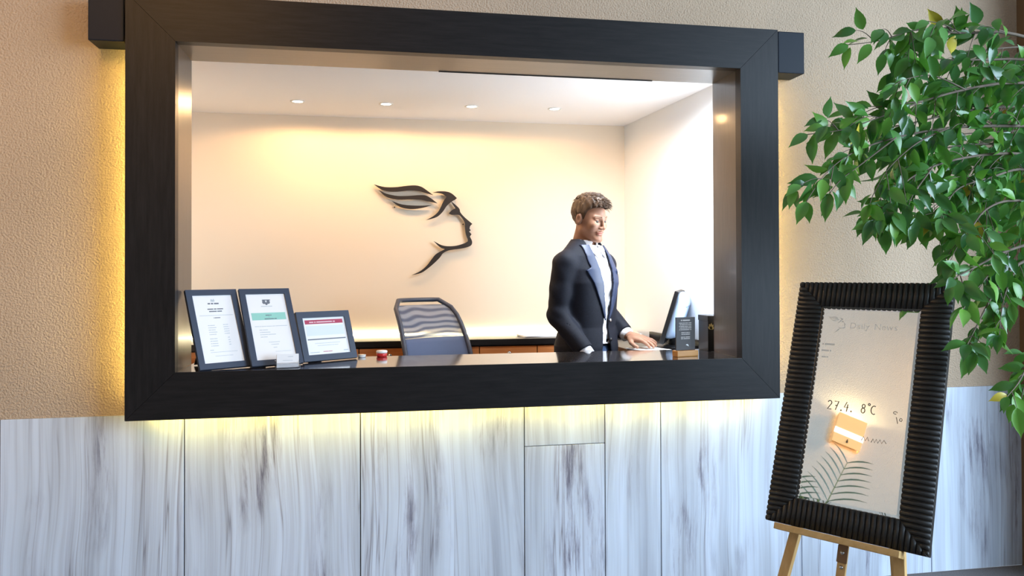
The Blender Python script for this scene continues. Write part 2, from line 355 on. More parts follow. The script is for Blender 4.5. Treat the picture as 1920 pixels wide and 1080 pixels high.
# ------------------------------------------------------------------ sideboard along the back wall
SB = 1.35
sb = thing('sideboard', 'low wooden sideboard with black top along the cream back wall', 'sideboard', (0, (SB+RB)/2, FZ))
H = 1.06-FZ; y0, y1 = SB-sb.location.y, RB-sb.location.y-0.002
box('top', (-1.55, y0-0.012, H-0.036), (1.24, y1, H), M_BLACKLAM, sb, 0.002)
box('carcass', (-1.54, y0+0.02, 0.06), (1.23, y1, H-0.0365), M_BLACKLAM, sb)
box('plinth', (-1.52, y0+0.05, 0), (1.20, y1-0.02, 0.0595), M_BLACKLAM, sb)
box('led_strip', (-1.5, y1-0.012, H+0.0005), (1.22, y1-0.002, H+0.012), M_LEDW, sb)
xs = [-0.499-0.3495*3+0.3495*i for i in range(8)]
for a in xs:
    if a+0.34 > 1.24: continue
    b = min(a+0.3495, 1.235)
    d = box('drawer_front', (a+0.003, y0, H-0.20), (b-0.003, y0+0.019, H-0.044), M_ORANGE, sb, 0.001)
    e = box('door', (a+0.003, y0, 0.07), (b-0.003, y0+0.019, H-0.206), M_ORANGE, sb, 0.001)
    for par, z in ((d, H-0.085), (e, H-0.26)):
        bm = bmesh.new(); bm_lathe(bm, [(0.006, 0), (0.006, 0.012), (0.013, 0.016), (0.014, 0.022), (0.009, 0.027), (0.0, 0.028)], 14)
        bmesh.ops.transform(bm, matrix=Matrix.Translation(((a+b)/2, y0-0.0005, z)) @ Matrix.Rotation(math.radians(90), 4, 'X'), verts=bm.verts)
        bm_obj('knob', bm, M_CHROME, par, True)

# ------------------------------------------------------------------ return desk and the things on counter, desk and sideboard
DZ = 1.045
dk = thing('return_desk', 'dark return desk against the bright white wall beside the receptionist', 'desk', (1.07, 0.74, FZ))
bm = bmesh.new(); bm_prism(bm, [(-0.165, -0.295), (0.255, -0.295), (0.194, 0.59), (-0.165, 0.59)], lambda u, v, t: (u, v, t), DZ-FZ-0.03, DZ-FZ); bm_obj('worktop', bm, M_BLACKLAM, dk)
bm = bmesh.new(); bm_prism(bm, [(0.236, -0.29), (0.254, -0.29), (0.194, 0.585), (0.176, 0.585)], lambda u, v, t: (u, v, t), DZ-FZ+0.0005, DZ-FZ+0.045); bm_obj('upstand', bm, M_BLACKLAM, dk)
box('modesty_panel', (-0.15, -0.27, 0.0), (0.20, -0.25, DZ-FZ-0.0305), M_BLACKLAM, dk)
box('side_panel', (-0.15, 0.56, 0.0), (0.18, 0.58, DZ-FZ-0.0305), M_BLACKLAM, dk)

# computer monitor, seen from behind and almost edge-on
mo = thing('computer_monitor', 'black and silver computer monitor turned edge-on on the return desk', 'monitor', (1.145, 0.785, DZ+0.0006))
wd = Vector((0.46, 0.89, 0)).normalized(); nn = Vector((-wd.y, wd.x, 0)); tl = math.radians(17)
vv = (-nn)*math.sin(tl) + Vector((0, 0, 1))*math.cos(tl); nf = wd.cross(vv); nf = nf if nf.dot(nn) > 0 else -nf
MM = basis((nn*0.012)+Vector((0, 0, 0.035)), wd, vv, nf)        # local x: along screen, y: up the screen, z: out of the screen
M_SILV = mat('monitor_silver', lin(150, 170, 198), 0.35, metal=0.0)
box('bezel', (-0.19, 0.0, -0.010), (0.19, 0.285, 0.012), M_BLACK, mo, 0.003, MM)
box('screen', (-0.175, 0.018, 0.0121), (0.175, 0.27, 0.0126), mat('dark_screen', (0.02, 0.03, 0.05, 1), 0.1), mo, 0, MM)
bm = bmesh.new()
sec = [(-0.0101, 1.0, 1.0), (-0.032, 0.98, 0.97), (-0.055, 0.84, 0.86), (-0.066, 0.62, 0.66)]; rings = []
for zz, fx, fy in sec:
    ring = []
    for k in range(32):
        a = 2*math.pi*k/32; c, s = math.cos(a), math.sin(a)
        x = 0.187*fx*math.copysign(abs(c)**0.35, c); y = 0.155+0.128*fy*math.copysign(abs(s)**0.35, s)
        ring.append(bm.verts.new(MM @ Vector((x, y, zz))))
    rings.append(ring)
for a, b in zip(rings, rings[1:]):
    for k in range(32): bm.faces.new((a[k], a[(k+1) % 32], b[(k+1) % 32], b[k]))
bm.faces.new(rings[-1]); bm.faces.new(rings[0][::-1]); bm_obj('back_shell', bm, M_SILV, mo, True)
box('vent_band', (-0.13, 0.215, -0.0672), (0.13, 0.222, -0.052), mat('vent_grey', lin(110, 130, 160), 0.5), mo, 0, MM)
tube('neck', [Vector((0, 0, 0.012))-nn*0.03, Vector((0, 0, 0.08))-nn*0.058, Vector((0, 0, 0.13))-nn*0.062], [0.03, 0.022, 0.016], M_BLACK, mo, 12)
lathe('base', [(0.0, 0), (0.095, 0), (0.10, 0.006), (0.09, 0.012), (0.03, 0.018), (0.0, 0.018)], M_BLACK, mo, 28, tuple(-nn*0.03))

# black presentation box with a gold emblem, half behind the jamb
bx_ = thing('gift_box', 'black cardboard box with gold leaf emblem beside the right jamb on the counter', 'box', (1.222, 0.37, CZ))
box('body', (-0.055, -0.055, 0.0), (0.055, 0.055, 0.145), M_BLACK, bx_, 0.002)
box('lid', (-0.057, -0.057, 0.1455), (0.057, 0.057, 0.172), mat('box_lid', (0.02, 0.02, 0.022, 1), 0.5), bx_, 0.002)
M_GOLD = mat('gold_print', (0.62, 0.50, 0.20, 1), 0.5)
for k, (a, ln) in enumerate(((-55, 0.026), (-25, 0.03), (5, 0.032), (35, 0.03), (65, 0.026))):
    a = math.radians(a); pts = []
    for s, w in ((0, 0), (0.3, 0.004), (0.6, 0.005), (0.85, 0.003), (1, 0)): pts.append((s*ln, w))
    poly = pts + [(x, -w) for x, w in pts[-2:0:-1]]
    bm = bmesh.new()
    bm_prism(bm, [(-0.040+x*math.sin(a)*0.7-y*math.cos(a), 0.105+x*math.cos(a)+y*math.sin(a)) for x, y in poly], lambda u, v, t: (u, t, v), -0.0558, -0.0552)
    bm_obj('gold_leaf', bm, M_GOLD, bx_)

# small dark table sign in a wooden foot
sg = thing('table_sign', 'small dark printed sign plate standing in a wooden foot on the counter', 'sign', at(1285, 668, 2, CZ), math.radians(14))
M_SIGN = mat('sign_plate', (0.045, 0.036, 0.034, 1), 0.5)
box('wooden_foot', (-0.058, -0.02, 0.0), (0.058, 0.02, 0.028), noise_mat('honey_wood', lin(186, 124, 52), lin(206, 146, 70), 8, 0.4, (1, 8, 8)), sg, 0.003)
pl = box('plate', (-0.053, -0.003, 0.0285), (0.053, 0.003, 0.178), M_SIGN, sg, 0.001)
M_SPR = mat('sign_print', (0.55, 0.50, 0.47, 1), 0.6)
def dashes(rows, fn, m, parent, name='print', seed=1, t=0.0003):
    """rows: (x0, x1, z, height, words) of illegibly small lettering, set as short bars"""
    rnd = random.Random(seed); bm = bmesh.new()
    for x0, x1, z, h, nw in rows:
        cuts = sorted([0, 1]+[rnd.uniform(0.08, 0.92) for _ in range(max(nw-1, 0))])
        for a, b in zip(cuts, cuts[1:]):
            if b-a < 0.03: continue
            bm_prism(bm, [(x0+(x1-x0)*a, z), (x0+(x1-x0)*b-h*0.6, z), (x0+(x1-x0)*b-h*0.6, z+h), (x0+(x1-x0)*a, z+h)], fn, 0, t)
    o = bm_obj(name, bm, m, parent); o['kind'] = 'stuff'; return o
rows = [(-0.026, 0.028, 0.161, 0.006, 2)] + [(-0.036+0.003*(k % 2), 0.034, 0.150-0.0075*k, 0.0032, 5) for k in range(5)] + [(-0.024, 0.026, 0.106-0.0075*k, 0.0034, 4) for k in range(2)] + [(-0.026, 0.026, 0.086-0.007*k, 0.0034, 4) for k in range(2)]
dashes(rows, lambda u, v, t: (u, -0.0031-t, v), M_SPR, pl)
bm = bmesh.new(); bm_prism(bm, [(0.0, 0.052), (0.008, 0.056), (0.015, 0.052), (0.016, 0.044), (0.012, 0.048), (0.006, 0.050)], lambda u, v, t: (u, -0.0031-t, v), 0, 0.0004); bm_obj('crest', bm, M_WHITE, pl)

# clear card holder with white cards
ch = thing('card_holder', 'clear acrylic holder filled with white business cards in front of the framed notices', 'card holder', (at(518, 692, 2, CZ)+at(562, 690, 2, CZ))/2+Vector((0, 0, 0.002)), math.radians(12))
M_ACR = mat('acrylic', (0.95, 0.97, 1, 1), 0.05, trans=1.0)
box('base', (-0.047, -0.004, 0), (0.047, 0.03, 0.003), M_ACR, ch, 0.001)
box('front_lip', (-0.047, -0.004, 0.0032), (0.047, -0.001, 0.022), M_ACR, ch, 0.001)
for s in (-1, 1): box('side', (s*0.047-0.0015, -0.003, 0.0032), (s*0.047+0.0015, 0.03, 0.03), M_ACR, ch)
for k in range(5):
    c = box('business_card', (-0.043, 0.001+k*0.0035, 0.0034), (0.043, 0.0016+k*0.0035, 0.0555+0.001*(k % 2)), M_PAPER, ch, 0, Matrix.Rotation(math.radians(-8), 4, 'X'))
dashes([(0.0, 0.022, 0.045, 0.002, 2), (-0.02, 0.02, 0.03, 0.0016, 3)], lambda u, v, t: Matrix.Rotation(math.radians(-8), 4, 'X') @ Vector((u, 0.0008-t, v)), M_INKL, ch)

# framed notices leaning on easel backs
def notice(label, x, y, yaw, lean, w, h, border, rows_fn):
    t = thing('document_frame', label, 'picture frame', (x, y, CZ+0.002), yaw, 'framed notices on the counter')
    Mx = Matrix.Rotation(-lean, 4, 'X')
    b = border
    P4 = [[(0, h), (w, h), (w-b, h-b), (b, h-b)], [(b, b), (w-b, b), (w, 0), (0, 0)], [(0, h), (b, h-b), (b, b), (0, 0)], [(w-b, h-b), (w, h), (w, 0), (w-b, b)]]
    for nm, poly in zip(('top_rail', 'bottom_rail', 'stile', 'stile'), P4):
        bm = bmesh.new(); bm_prism(bm, poly, lambda u, v, q: Mx @ Vector((u, q, v)), -0.016, 0.0)
        bm_obj(nm, bm, M_DOCFRAME, t)
    pa = box('paper', (b-0.003, -0.0095, b-0.003), (w-b+0.003, -0.006, h-b+0.003), M_PAPER, t, 0, Mx)
    box('backboard', (0.004, -0.0055, 0.004), (w-0.004, 0.006, h-0.004), M_BLACK, t, 0, Mx)
    zt = h*0.72
    top = Mx @ Vector((w/2, 0.006, zt)); foot = Vector((w/2, top.y + top.z*math.tan(lean)*0.55+0.05, 0.0))
    foot.z = 0.0015
    bm = bmesh.new()
    for s, hw in ((0, 0.02), (1, 0.035)):
        p = top.lerp(foot, s)
        for d in (-hw, hw):
            for q in (0, 0.003): bm.verts.new((p.x+d, p.y-q, p.z))
    bmesh.ops.convex_hull(bm, input=bm.verts[:]); bm_obj('strut', bm, M_BLACK, t)
    rows_fn(pa, w, h, b, lambda u, v, q: Mx @ Vector((u, -0.0097-q, v)))
    return t
def prism_on(name, poly, fn, m, parent, th=0.0004):
    bm = bmesh.new(); bm_prism(bm, poly, fn, 0, th); return bm_obj(name, bm, m, parent)
def n1(pa, w, h, b, fn):
    W, Hh = w-2*b, h-2*b; X = lambda s: b+W*s; Z = lambda s: h-b-Hh*s
    prism_on('crest', [(X(.44), Z(.09)), (X(.46), Z(.055)), (X(.5), Z(.07)), (X(.53), Z(.05)), (X(.55), Z(.09)), (X(.5), Z(.10))], fn, M_INKL, pa)
    dashes([(X(.36), X(.66), Z(.135), 0.006, 3), (X(.33), X(.74), Z(.215), 0.0045, 3), (X(.36), X(.70), Z(.25), 0.0045, 2), (X(.44), X(.62), Z(.345), 0.0032, 2)], fn, M_INK, pa, seed=3)
    dashes([(X(.10), X(.95), Z(.305), 0.0018, 1)] + [(X(.26), X(.44+.03*(k % 2)), Z(.455+.033*k), 0.0026, 2) for k in range(5)] + [(X(.64), X(.78), Z(.45+.033*k), 0.0026, 2) for k in range(5)]
           + [(X(.25), X(.44), Z(.65+.035*k), 0.0026, 2) for k in range(4)] + [(X(.70), X(.76), Z(.64+.035*k), 0.0026, 1) for k in range(4)] + [(X(.2), X(.30), Z(.815), 0.0026, 1), (X(.2), X(.88), Z(.845), 0.0015, 4), (X(.3), X(.75), Z(.90), 0.0015, 3)], fn, M_INKL, pa, seed=4)
def n2(pa, w, h, b, fn):
    W, Hh = w-2*b, h-2*b; X = lambda s: b+W*s; Z = lambda s: h-b-Hh*s
    prism_on('coloured_band', [(X(.07), Z(.40)), (X(.93), Z(.40)), (X(.93), Z(.29)), (X(.07), Z(.29))], fn, M_TEAL, pa)
    for k, (cx, cz, r) in enumerate(((.44, .125, .03), (.55, .125, .03), (.495, .15, .022))):
        prism_on('owl_crest', [(X(cx+r*1.5*math.cos(a*0.785)), Z(cz+r*math.sin(a*0.785))) for a in range(8)], fn, M_INK, pa)
    prism_on('crest_bar', [(X(.39), Z(.10)), (X(.61), Z(.10)), (X(.60), Z(.085)), (X(.41), Z(.085))], fn, M_INK, pa)
    fb = lambda u, v, q: fn(u, v, q+0.0006)
    dashes([(X(.35), X(.64), Z(.195), 0.003, 2)], fn, M_INKL, pa, seed=5)
    dashes([(X(.42), X(.58), Z(.335), 0.0035, 2), (X(.38), X(.70), Z(.39), 0.0035, 2), (X(.49), X(.51), Z(.362), 0.003, 1)], fb, M_INK, pa, seed=6)
    dashes([(X(.1), X(.93), Z(.50), 0.0022, 6), (X(.2), X(.42), Z(.555), 0.0026, 2), (X(.2), X(.47), Z(.59), 0.0026, 2), (X(.2), X(.6), Z(.625), 0.0026, 3), (X(.2), X(.38), Z(.66), 0.0026, 2),
            (X(.38), X(.66), Z(.74), 0.0022, 2), (X(.43), X(.63), Z(.775), 0.0022, 2), (X(.47), X(.57), Z(.82), 0.0022, 1), (X(.5), X(.9), Z(.88), 0.0012, 1)], fn, M_INKL, pa, seed=7)
def n3(pa, w, h, b, fn):
    W, Hh = w-2*b, h-2*b; X = lambda s: b+W*s; Z = lambda s: h-b-Hh*s
    prism_on('coloured_band', [(X(.05), Z(.17)), (X(.95), Z(.17)), (X(.95), Z(.06)), (X(.05), Z(.06))], fn, M_CRIMSON, pa)
    fb = lambda u, v, q: fn(u, v, q+0.0006)
    dashes([(X(.15), X(.78), Z(.14), 0.006, 4)], fb, mat('ink_pale', (0.75, 0.5, 0.55, 1), 0.7), pa, seed=8)
    prism_on('dark_rule', [(X(.05), Z(.60)), (X(.95), Z(.60)), (X(.95), Z(.57)), (X(.05), Z(.57))], fn, M_INK, pa)
    prism_on('price_table', [(X(.06), Z(.48)), (X(.94), Z(.48)), (X(.94), Z(.22)), (X(.06), Z(.22))], fn, mat('ink_table', (0.70, 0.78, 0.84, 1), 0.7), pa)
    dashes([(X(.2), X(.8), Z(.70), 0.0018, 3), (X(.25), X(.75), Z(.76), 0.0018, 3), (X(.05), X(.28), Z(.94), 0.0032, 2), (X(.85), X(.97), Z(.93), 0.004, 1)], fn, M_INKL, pa, seed=9)
    dashes([(X(.36), X(.58), Z(.93), 0.0025, 2)], fn, M_CRIMSON, pa, seed=10)
notice('tall dark framed notice with plain grey print leaning by the left jamb', -1.096, -0.006+0.008, 0.594, 0.449, 0.213, 0.343, 0.024, n1)
notice('tall dark framed notice with a mint green band behind the card holder', -0.911, 0.079, 0.470, 0.50, 0.217, 0.352, 0.024, n2)
notice('low wide dark framed notice with a crimson band and price table', -0.720, 0.213, 0.575, 0.358, 0.261, 0.222, 0.027, n3)

# red stamp jar and small white tub on the counter's rear edge, papers on the sideboard
rj = thing('ink_jar', 'small red jar with white lid on the rear edge of the counter', 'jar', (-0.385, 0.412, CZ))
lathe('jar', [(0.0, 0), (0.021, 0.0), (0.024, 0.003), (0.024, 0.014), (0.022, 0.017), (0.0, 0.017)], mat('red_plastic', (0.62, 0.03, 0.03, 1), 0.25), rj)
lathe('lid', [(0.0, 0.0172), (0.024, 0.0172), (0.025, 0.020), (0.025, 0.026), (0.022, 0.029), (0.0, 0.029)], M_WHITE, rj)
tb = thing('small_tub', 'flat white tub on the rear edge of the counter beside the red jar', 'tub', (-0.475, 0.408, CZ))
lathe('tub', [(0.0, 0), (0.016, 0), (0.018, 0.009), (0.0, 0.009)], M_WHITE, tb)
lathe('lid', [(0.0, 0.0092), (0.0185, 0.0092), (0.0185, 0.012), (0.0, 0.013)], mat('cream_lid', (0.75, 0.72, 0.62, 1), 0.4), tb)
def paper_stack(label, x, y, z, w, d, n, cols, rot):
    t = thing('paper_stack', label, 'papers', (x, y, z), rot)
    for k in range(n):
        box('sheet', (-w/2, -d/2, k*0.0045), (w/2, d/2, k*0.0045+0.004), cols[k % len(cols)], t, 0, Matrix.Rotation(0.05*((k*7) % 5-2), 4, 'Z'))
    return t
M_BUFF = mat('buff_card', (0.62, 0.55, 0.42, 1), 0.7)
paper_stack('loose white sheets lying on the sideboard left of the receptionist', 0.58, 1.50, 1.0602, 0.21, 0.16, 2, [M_PAPER], 0.2)
paper_stack('pile of white sheets and a buff folder on the sideboard near the white wall', 1.135, 1.48, 1.0602, 0.17, 0.22, 4, [M_PAPER, M_PAPER, M_PAPER, M_BUFF], -0.15)
paper_stack('white writing pad on the return desk under the receptionist\'s hand', 1.0, 0.64, DZ+0.0006, 0.16, 0.24, 2, [M_PAPER], 0.25)

# ------------------------------------------------------------------ office chair with mesh back
def mesh_fabric():
    m = mat('chair_mesh', lin(96, 112, 140), 0.6); t = NT(m); tc = t.n('ShaderNodeTexCoord')
    w = t.n('ShaderNodeTexWave', i_Scale=9.0, i_Distortion=6.0, i_Detail=0.5); w.bands_direction = 'Z'; w.inputs['Detail Scale'].default_value = 0.6
    t.l(tc.outputs['Object'], w.inputs['Vector'])
    t.l(t.ramp(w.outputs[1], [(0.1, lin(74, 86, 112)), (0.9, lin(140, 150, 168))]), t.b.inputs['Base Color'])
    r = t.n('ShaderNodeMapRange', i_3=0.55, i_4=0.80); t.l(w.outputs[1], r.inputs[0])
    sub = t.n('ShaderNodeMath', operation='SUBTRACT', i_0=1.42); t.l(r.outputs[0], sub.inputs[1]); t.l(sub.outputs[0], t.b.inputs['Alpha'])
    return m
M_CHMESH = mesh_fabric(); M_CHFR = mat('chair_frame', lin(58, 66, 84), 0.4); M_CHPAD = mat('chair_pad', lin(84, 100, 134), 0.7)
chx = thing('office_chair', 'blue-grey office chair with curved mesh backrest behind the counter', 'chair', (0.04, 0.98, FZ), math.radians(-62))
# local: +x faces forward (towards the counter), y across
HB = 0.215
def backpt(s, t):      # s -1..1 across, t 0..1 up
    z = 0.56+0.615*t
    x = -0.20 - 0.20*t + 0.055*math.sin(math.pi*t*1.05) - 0.10*max(0, t-0.82)**1.3*4
    x += 0.045*(s*s)           # wraps round the sitter
    wv = HB*(0.90+0.10*math.sin(math.pi*min(1, t*1.1)))
    if t > 0.86: wv *= 1-0.16*((t-0.86)/0.14)**2
    return Vector((x, s*wv, z))
def sheet(name, s0, s1, t0, t1, m, ns=14, nt=16, th=0.004):
    vs, fs = [], []
    for side in (0, 1):
        for i in range(nt+1):
            for j in range(ns+1):
                p = backpt(s0+(s1-s0)*j/ns, t0+(t1-t0)*i/nt); p.x -= th*side; vs.append(p)
    q = (nt+1)*(ns+1); idx = lambda sd, i, j: sd*q+i*(ns+1)+j
    for i in range(nt):
        for j in range(ns):
            fs.append((idx(0, i, j), idx(0, i, j+1), idx(0, i+1, j+1), idx(0, i+1, j))); fs.append((idx(1, i, j), idx(1, i+1, j), idx(1, i+1, j+1), idx(1, i, j+1)))
    for i in range(nt):
        for j in (0, ns): fs.append((idx(0, i, j), idx(0, i+1, j), idx(1, i+1, j), idx(1, i, j)))
    for j in range(ns):
        for i in (0, nt): fs.append((idx(0, i, j), idx(0, i, j+1), idx(1, i, j+1), idx(1, i, j)))
    return mesh_obj(name, vs, fs, m, chx, True)
sheet('mesh_back', -0.94, 0.94, 0.665, 0.955, M_CHMESH)
sheet('lumbar_panel', -0.94, 0.94, 0.06, 0.66, M_CHPAD, th=0.012)
loop = [backpt(-1, t/14) for t in range(14)] + [backpt(s/6, 1.0) for s in range(-5, 6)] + [backpt(1, (13-t)/14) for t in range(14)]
loop = [backpt(-0.9, 0.02)] + loop + [backpt(0.9, 0.02)]
tube('back_frame', loop, 0.0135, M_CHFR, chx, 10)
tube('lower_rail', [backpt(-0.95, 0.03), backpt(-0.5, 0.03), backpt(0, 0.03), backpt(0.5, 0.03), backpt(0.95, 0.03)], 0.011, M_CHFR, chx)
tube('back_stem', [(-0.26, 0, 0.72), (-0.27, 0, 0.56), (-0.20, 0, 0.43), (-0.05, 0, 0.41)], [0.016, 0.022, 0.024, 0.024], M_BLACK, chx)
box('seat', (-0.23, -0.24, 0.44), (0.25, 0.24, 0.515), M_CHPAD, chx, 0.03)
tube('gas_lift', [(0, 0, 0.10), (0, 0, 0.445)], 0.022, M_BLACK, chx)
for k in range(5):
    a = k*2*math.pi/5+0.3; e = Vector((0.28*math.cos(a), 0.28*math.sin(a), 0.065))
    lg = tube('base_leg', [(0, 0, 0.115), e*0.5+Vector((0, 0, 0.06)), e], [0.026, 0.02, 0.015], M_BLACK, chx, 8)
    bm = bmesh.new(); bm_lathe(bm, [(0.0, -0.02), (0.026, -0.018), (0.028, 0.0), (0.026, 0.018), (0.0, 0.02)], 16)
    bmesh.ops.transform(bm, matrix=Matrix.Translation((e.x, e.y, 0.0285)) @ Matrix.Rotation(a, 4, 'Z') @ Matrix.Rotation(math.pi/2, 4, 'X'), verts=bm.verts)
    bm_obj('caster', bm, M_BLACK, lg, True)

# ------------------------------------------------------------------ easel and framed mirror
EYW, ELN = -0.953, math.radians(20)
eu = Vector((math.cos(EYW), math.sin(EYW), 0)); ebk = Vector((-math.sin(EYW), math.cos(EYW), 0))
ev = ebk*math.sin(ELN) + Vector((0, 0, math.cos(ELN))); en = eu.cross(ev)
EO = Vector((0.859, -0.805, 0.63)); EW, EH, EB = 0.495, 0.833, 0.088
eroot = EO + eu*(EW/2); eroot = Vector((eroot.x, eroot.y, 0))
ME = Matrix.Translation(-eroot) @ basis(EO, eu, ev, en)      # plane coordinates (u, v, out) -> easel-local
es = thing('display_easel', 'light beech easel holding the ribbed black mirror', 'easel', eroot)
mr = thing('framed_mirror', 'tall mirror in a ribbed black frame with hand-lettered date, on the easel', 'mirror', eroot)
M_RIB = mat('ribbed_black', (0.017, 0.015, 0.013, 1), 0.42, spec=0.5)
# mirror carcass
bm = bmesh.new()
for lo, hi in (((0, 0, -0.012), (EB, EH, 0.010)), ((EW-EB, 0, -0.012), (EW, EH, 0.010)), ((EB, 0, -0.012), (EW-EB, EB, 0.010)), ((EB, EH-EB, -0.012), (EW-EB, EH, 0.010))): bm_box(bm, lo, hi, 0, ME)
fr = bm_obj('frame', bm, M_RIB, mr)
box('back_board', (0.01, 0.01, -0.0165), (EW-0.01, EH-0.01, -0.0125), M_BLACK, mr, 0, ME)
def rib(pa, pb, pc, pd):   # base corners: outer a-b, inner d-c ; half-round across a-b / d-c
    bm = bmesh.new(); n = 5; ra, rb = [], []
    for k in range(n+1):
        a = math.pi*k/n; s = (1-math.cos(a))/2; hgt = 0.0065*math.sin(a)+0.0101
        ra.append(bm.verts.new(ME @ Vector((*(pa.lerp(pb, s)), hgt)))); rb.append(bm.verts.new(ME @ Vector((*(pd.lerp(pc, s)), hgt))))
    for k in range(n): bm.faces.new((ra[k], ra[k+1], rb[k+1], rb[k]))
    bm.faces.new(ra); bm.faces.new(rb[::-1])
    bm_obj('rib', bm, M_RIB, fr, True)
pit = 0.01666
def ribs(L, fn):
    n = round(L/pit); p = L/n
    for k in range(n):
        a, b = k*p+0.0008, (k+1)*p-0.0008
        ia, ib = min(EB, a, L-a), min(EB, b, L-b)
        rib(fn(a, 0), fn(b, 0), fn(b, max(ib, 0.001)), fn(a, max(ia, 0.001)))
V2 = lambda x, y: Vector((x, y))
ribs(EH, lambda a, i: V2(i, a)); ribs(EH, lambda a, i: V2(EW-i, a)); ribs(EW, lambda a, i: V2(a, i)); ribs(EW, lambda a, i: V2(a, EH-i))
M_MIR = mat('mirror_silver', (0.93, 0.94, 0.92, 1), 0.015, metal=1.0)
gl = box('glass', (EB-0.004, EB-0.004, -0.004), (EW-EB+0.004, EH-EB+0.004, 0.004), M_MIR, mr, 0, ME)
# bevelled margin of the glass: four slightly tilted facets
bv = 0.010; i0, i1, j0, j1 = EB, EW-EB, EB, EH-EB; zb_, zt_ = 0.0042, 0.0056
for q in ([(i0, j0, zb_), (i1, j0, zb_), (i1-bv, j0+bv, zt_), (i0+bv, j0+bv, zt_)], [(i1, j0, zb_), (i1, j1, zb_), (i1-bv, j1-bv, zt_), (i1-bv, j0+bv, zt_)],
          [(i1, j1, zb_), (i0, j1, zb_), (i0+bv, j1-bv, zt_), (i1-bv, j1-bv, zt_)], [(i0, j1, zb_), (i0, j0, zb_), (i0+bv, j0+bv, zt_), (i0+bv, j1-bv, zt_)]):
    mesh_obj('bevel_facet', [ME @ Vector(p) for p in q], [(0, 1, 2, 3)], M_MIR, gl)
mesh_obj('mirror_face', [ME @ Vector(p) for p in ((i0+bv, j0+bv, zt_), (i1-bv, j0+bv, zt_), (i1-bv, j1-bv, zt_), (i0+bv, j1-bv, zt_))], [(0, 1, 2, 3)], M_MIR, gl)
# lettering on the glass
def stroke(paths, fn, w, m, parent, name):
    bm = bmesh.new()
    for path in paths:
        P_ = [Vector(p) for p in path]
        for k in range(len(P_)):
            d = (P_[min(k+1, len(P_)-1)]-P_[max(k-1, 0)]).normalized(); nrm = Vector((-d.y, d.x))*w*0.5
            a = bm.verts.new(fn(*(P_[k]+nrm))); b = bm.verts.new(fn(*(P_[k]-nrm)))
            if k: bm.faces.new((pa_, a, b, pb_))
            pa_, pb_ = a, b
    return bm_obj(name, bm, m, parent)
M_PEN = mat('marker_pen', (0.13, 0.11, 0.08, 1), 0.6); M_PALE = mat('pale_etching', (0.98, 0.98, 0.94, 1), 0.8, alpha=0.30)
def arc(cx, cy, rx, ry, a0, a1, n=10): return [(cx+rx*math.cos(math.radians(a0+(a1-a0)*k/n)), cy+ry*math.sin(math.radians(a0+(a1-a0)*k/n))) for k in range(n+1)]
glyph = {'2': [arc(.25, .75, .22, .22, 170, -40)+[(.02, .02), (.5, .04)]], '7': [[(.02, .95), (.5, .98), (.2, 0)], [(.12, .5), (.42, .52)]], '4': [[(.3, 1), (.02, .4), (.52, .42)], [(.42, .75), (.34, -.05)]],
         '.': [arc(.08, .03, .05, .05, 0, 360, 6)], '8': [arc(.3, .76, .17, .2, 60, 420, 12), arc(.28, .28, .21, .27, 80, 440, 12)], 'o': [arc(.12, 1.0, .11, .11, 0, 360)], 'C': [arc(.35, .45, .32, .45, 60, 300)]}
def write(txt, u, v, h, adv, w, slope=0.0):
    paths = []
    for k, c in enumerate(txt):
        if c != ' ':
            for p in glyph[c]: paths.append([(u+x*h*0.9, v+y*h+(u-0)*0*slope) for x, y in p])
        u += adv*h*{'.': 0.35, 'o': 0.32, ' ': 0.7}.get(c, 0.72)
    return paths
onface = lambda u, v: ME @ Vector((u, v, 0.0062))
uu = 0.150
for c in '27.4. 8oC':
    if c != ' ': stroke([[(uu+x*0.027, 0.392+y*0.030) for x, y in p] for p in glyph[c]], onface, 0.0028, M_PEN, gl, 'handwritten_character')
    uu += 0.030*{'.': 0.35, 'o': 0.32, ' ': 0.7}.get(c, 0.72)
stroke([arc(.362, .405, .006, .004, 0, 300, 6), [(.372, .372), (.366, .392)], arc(.380, .385, .004, .005, 0, 360, 6), [(.30, .303), (.305, .315), (.31, .303), (.315, .315), (.32, .303), (.326, .315), (.332, .304), (.338, .315), (.345, .305)],
        [(.27, .305), (.276, .318), (.282, .305), (.288, .318), (.292, .306)]], onface, 0.0018, M_PEN, gl, 'faint_handwriting')['kind'] = 'stuff'
def letter_mesh(c, size):
    fc = bpy.data.curves.new('letter', 'FONT'); fc.body = c; fc.size = size; fo = bpy.data.objects.new('letter', fc); COL.objects.link(fo)
    me = bpy.data.meshes.new_from_object(fo.evaluated_get(bpy.context.evaluated_depsgraph_get())); bpy.data.objects.remove(fo); bpy.data.curves.remove(fc)
    return me
uu = 0.188
for c in 'Daily News':
    if c == ' ': uu += 0.012; continue
    me = letter_mesh(c, 0.030); w_ = max(v.co.x for v in me.vertices)
    me.transform(ME @ Matrix.Translation((uu, 0.672, 0.0060))); link('letter', me, M_PALE, gl); uu += w_+0.0022
for k, pts in EMB.items():
    prism_on('etched_emblem', [(0.112+(x-105)/903*0.062, 0.712-(y-126)/903*0.062*1.0) for x, y in smooth_poly(pts, 2)], lambda u, v, q: ME @ Vector((u, v, 0.0060+q)), M_PALE, gl, 0.0002)
dashes([(0.105, 0.150, 0.610, 0.006, 2), (0.105, 0.140, 0.588, 0.005, 2), (0.108, 0.132, 0.566, 0.004, 2)], lambda u, v, q: ME @ Vector((u, v, 0.0060+q)), M_PALE, gl, 'faint_lines')
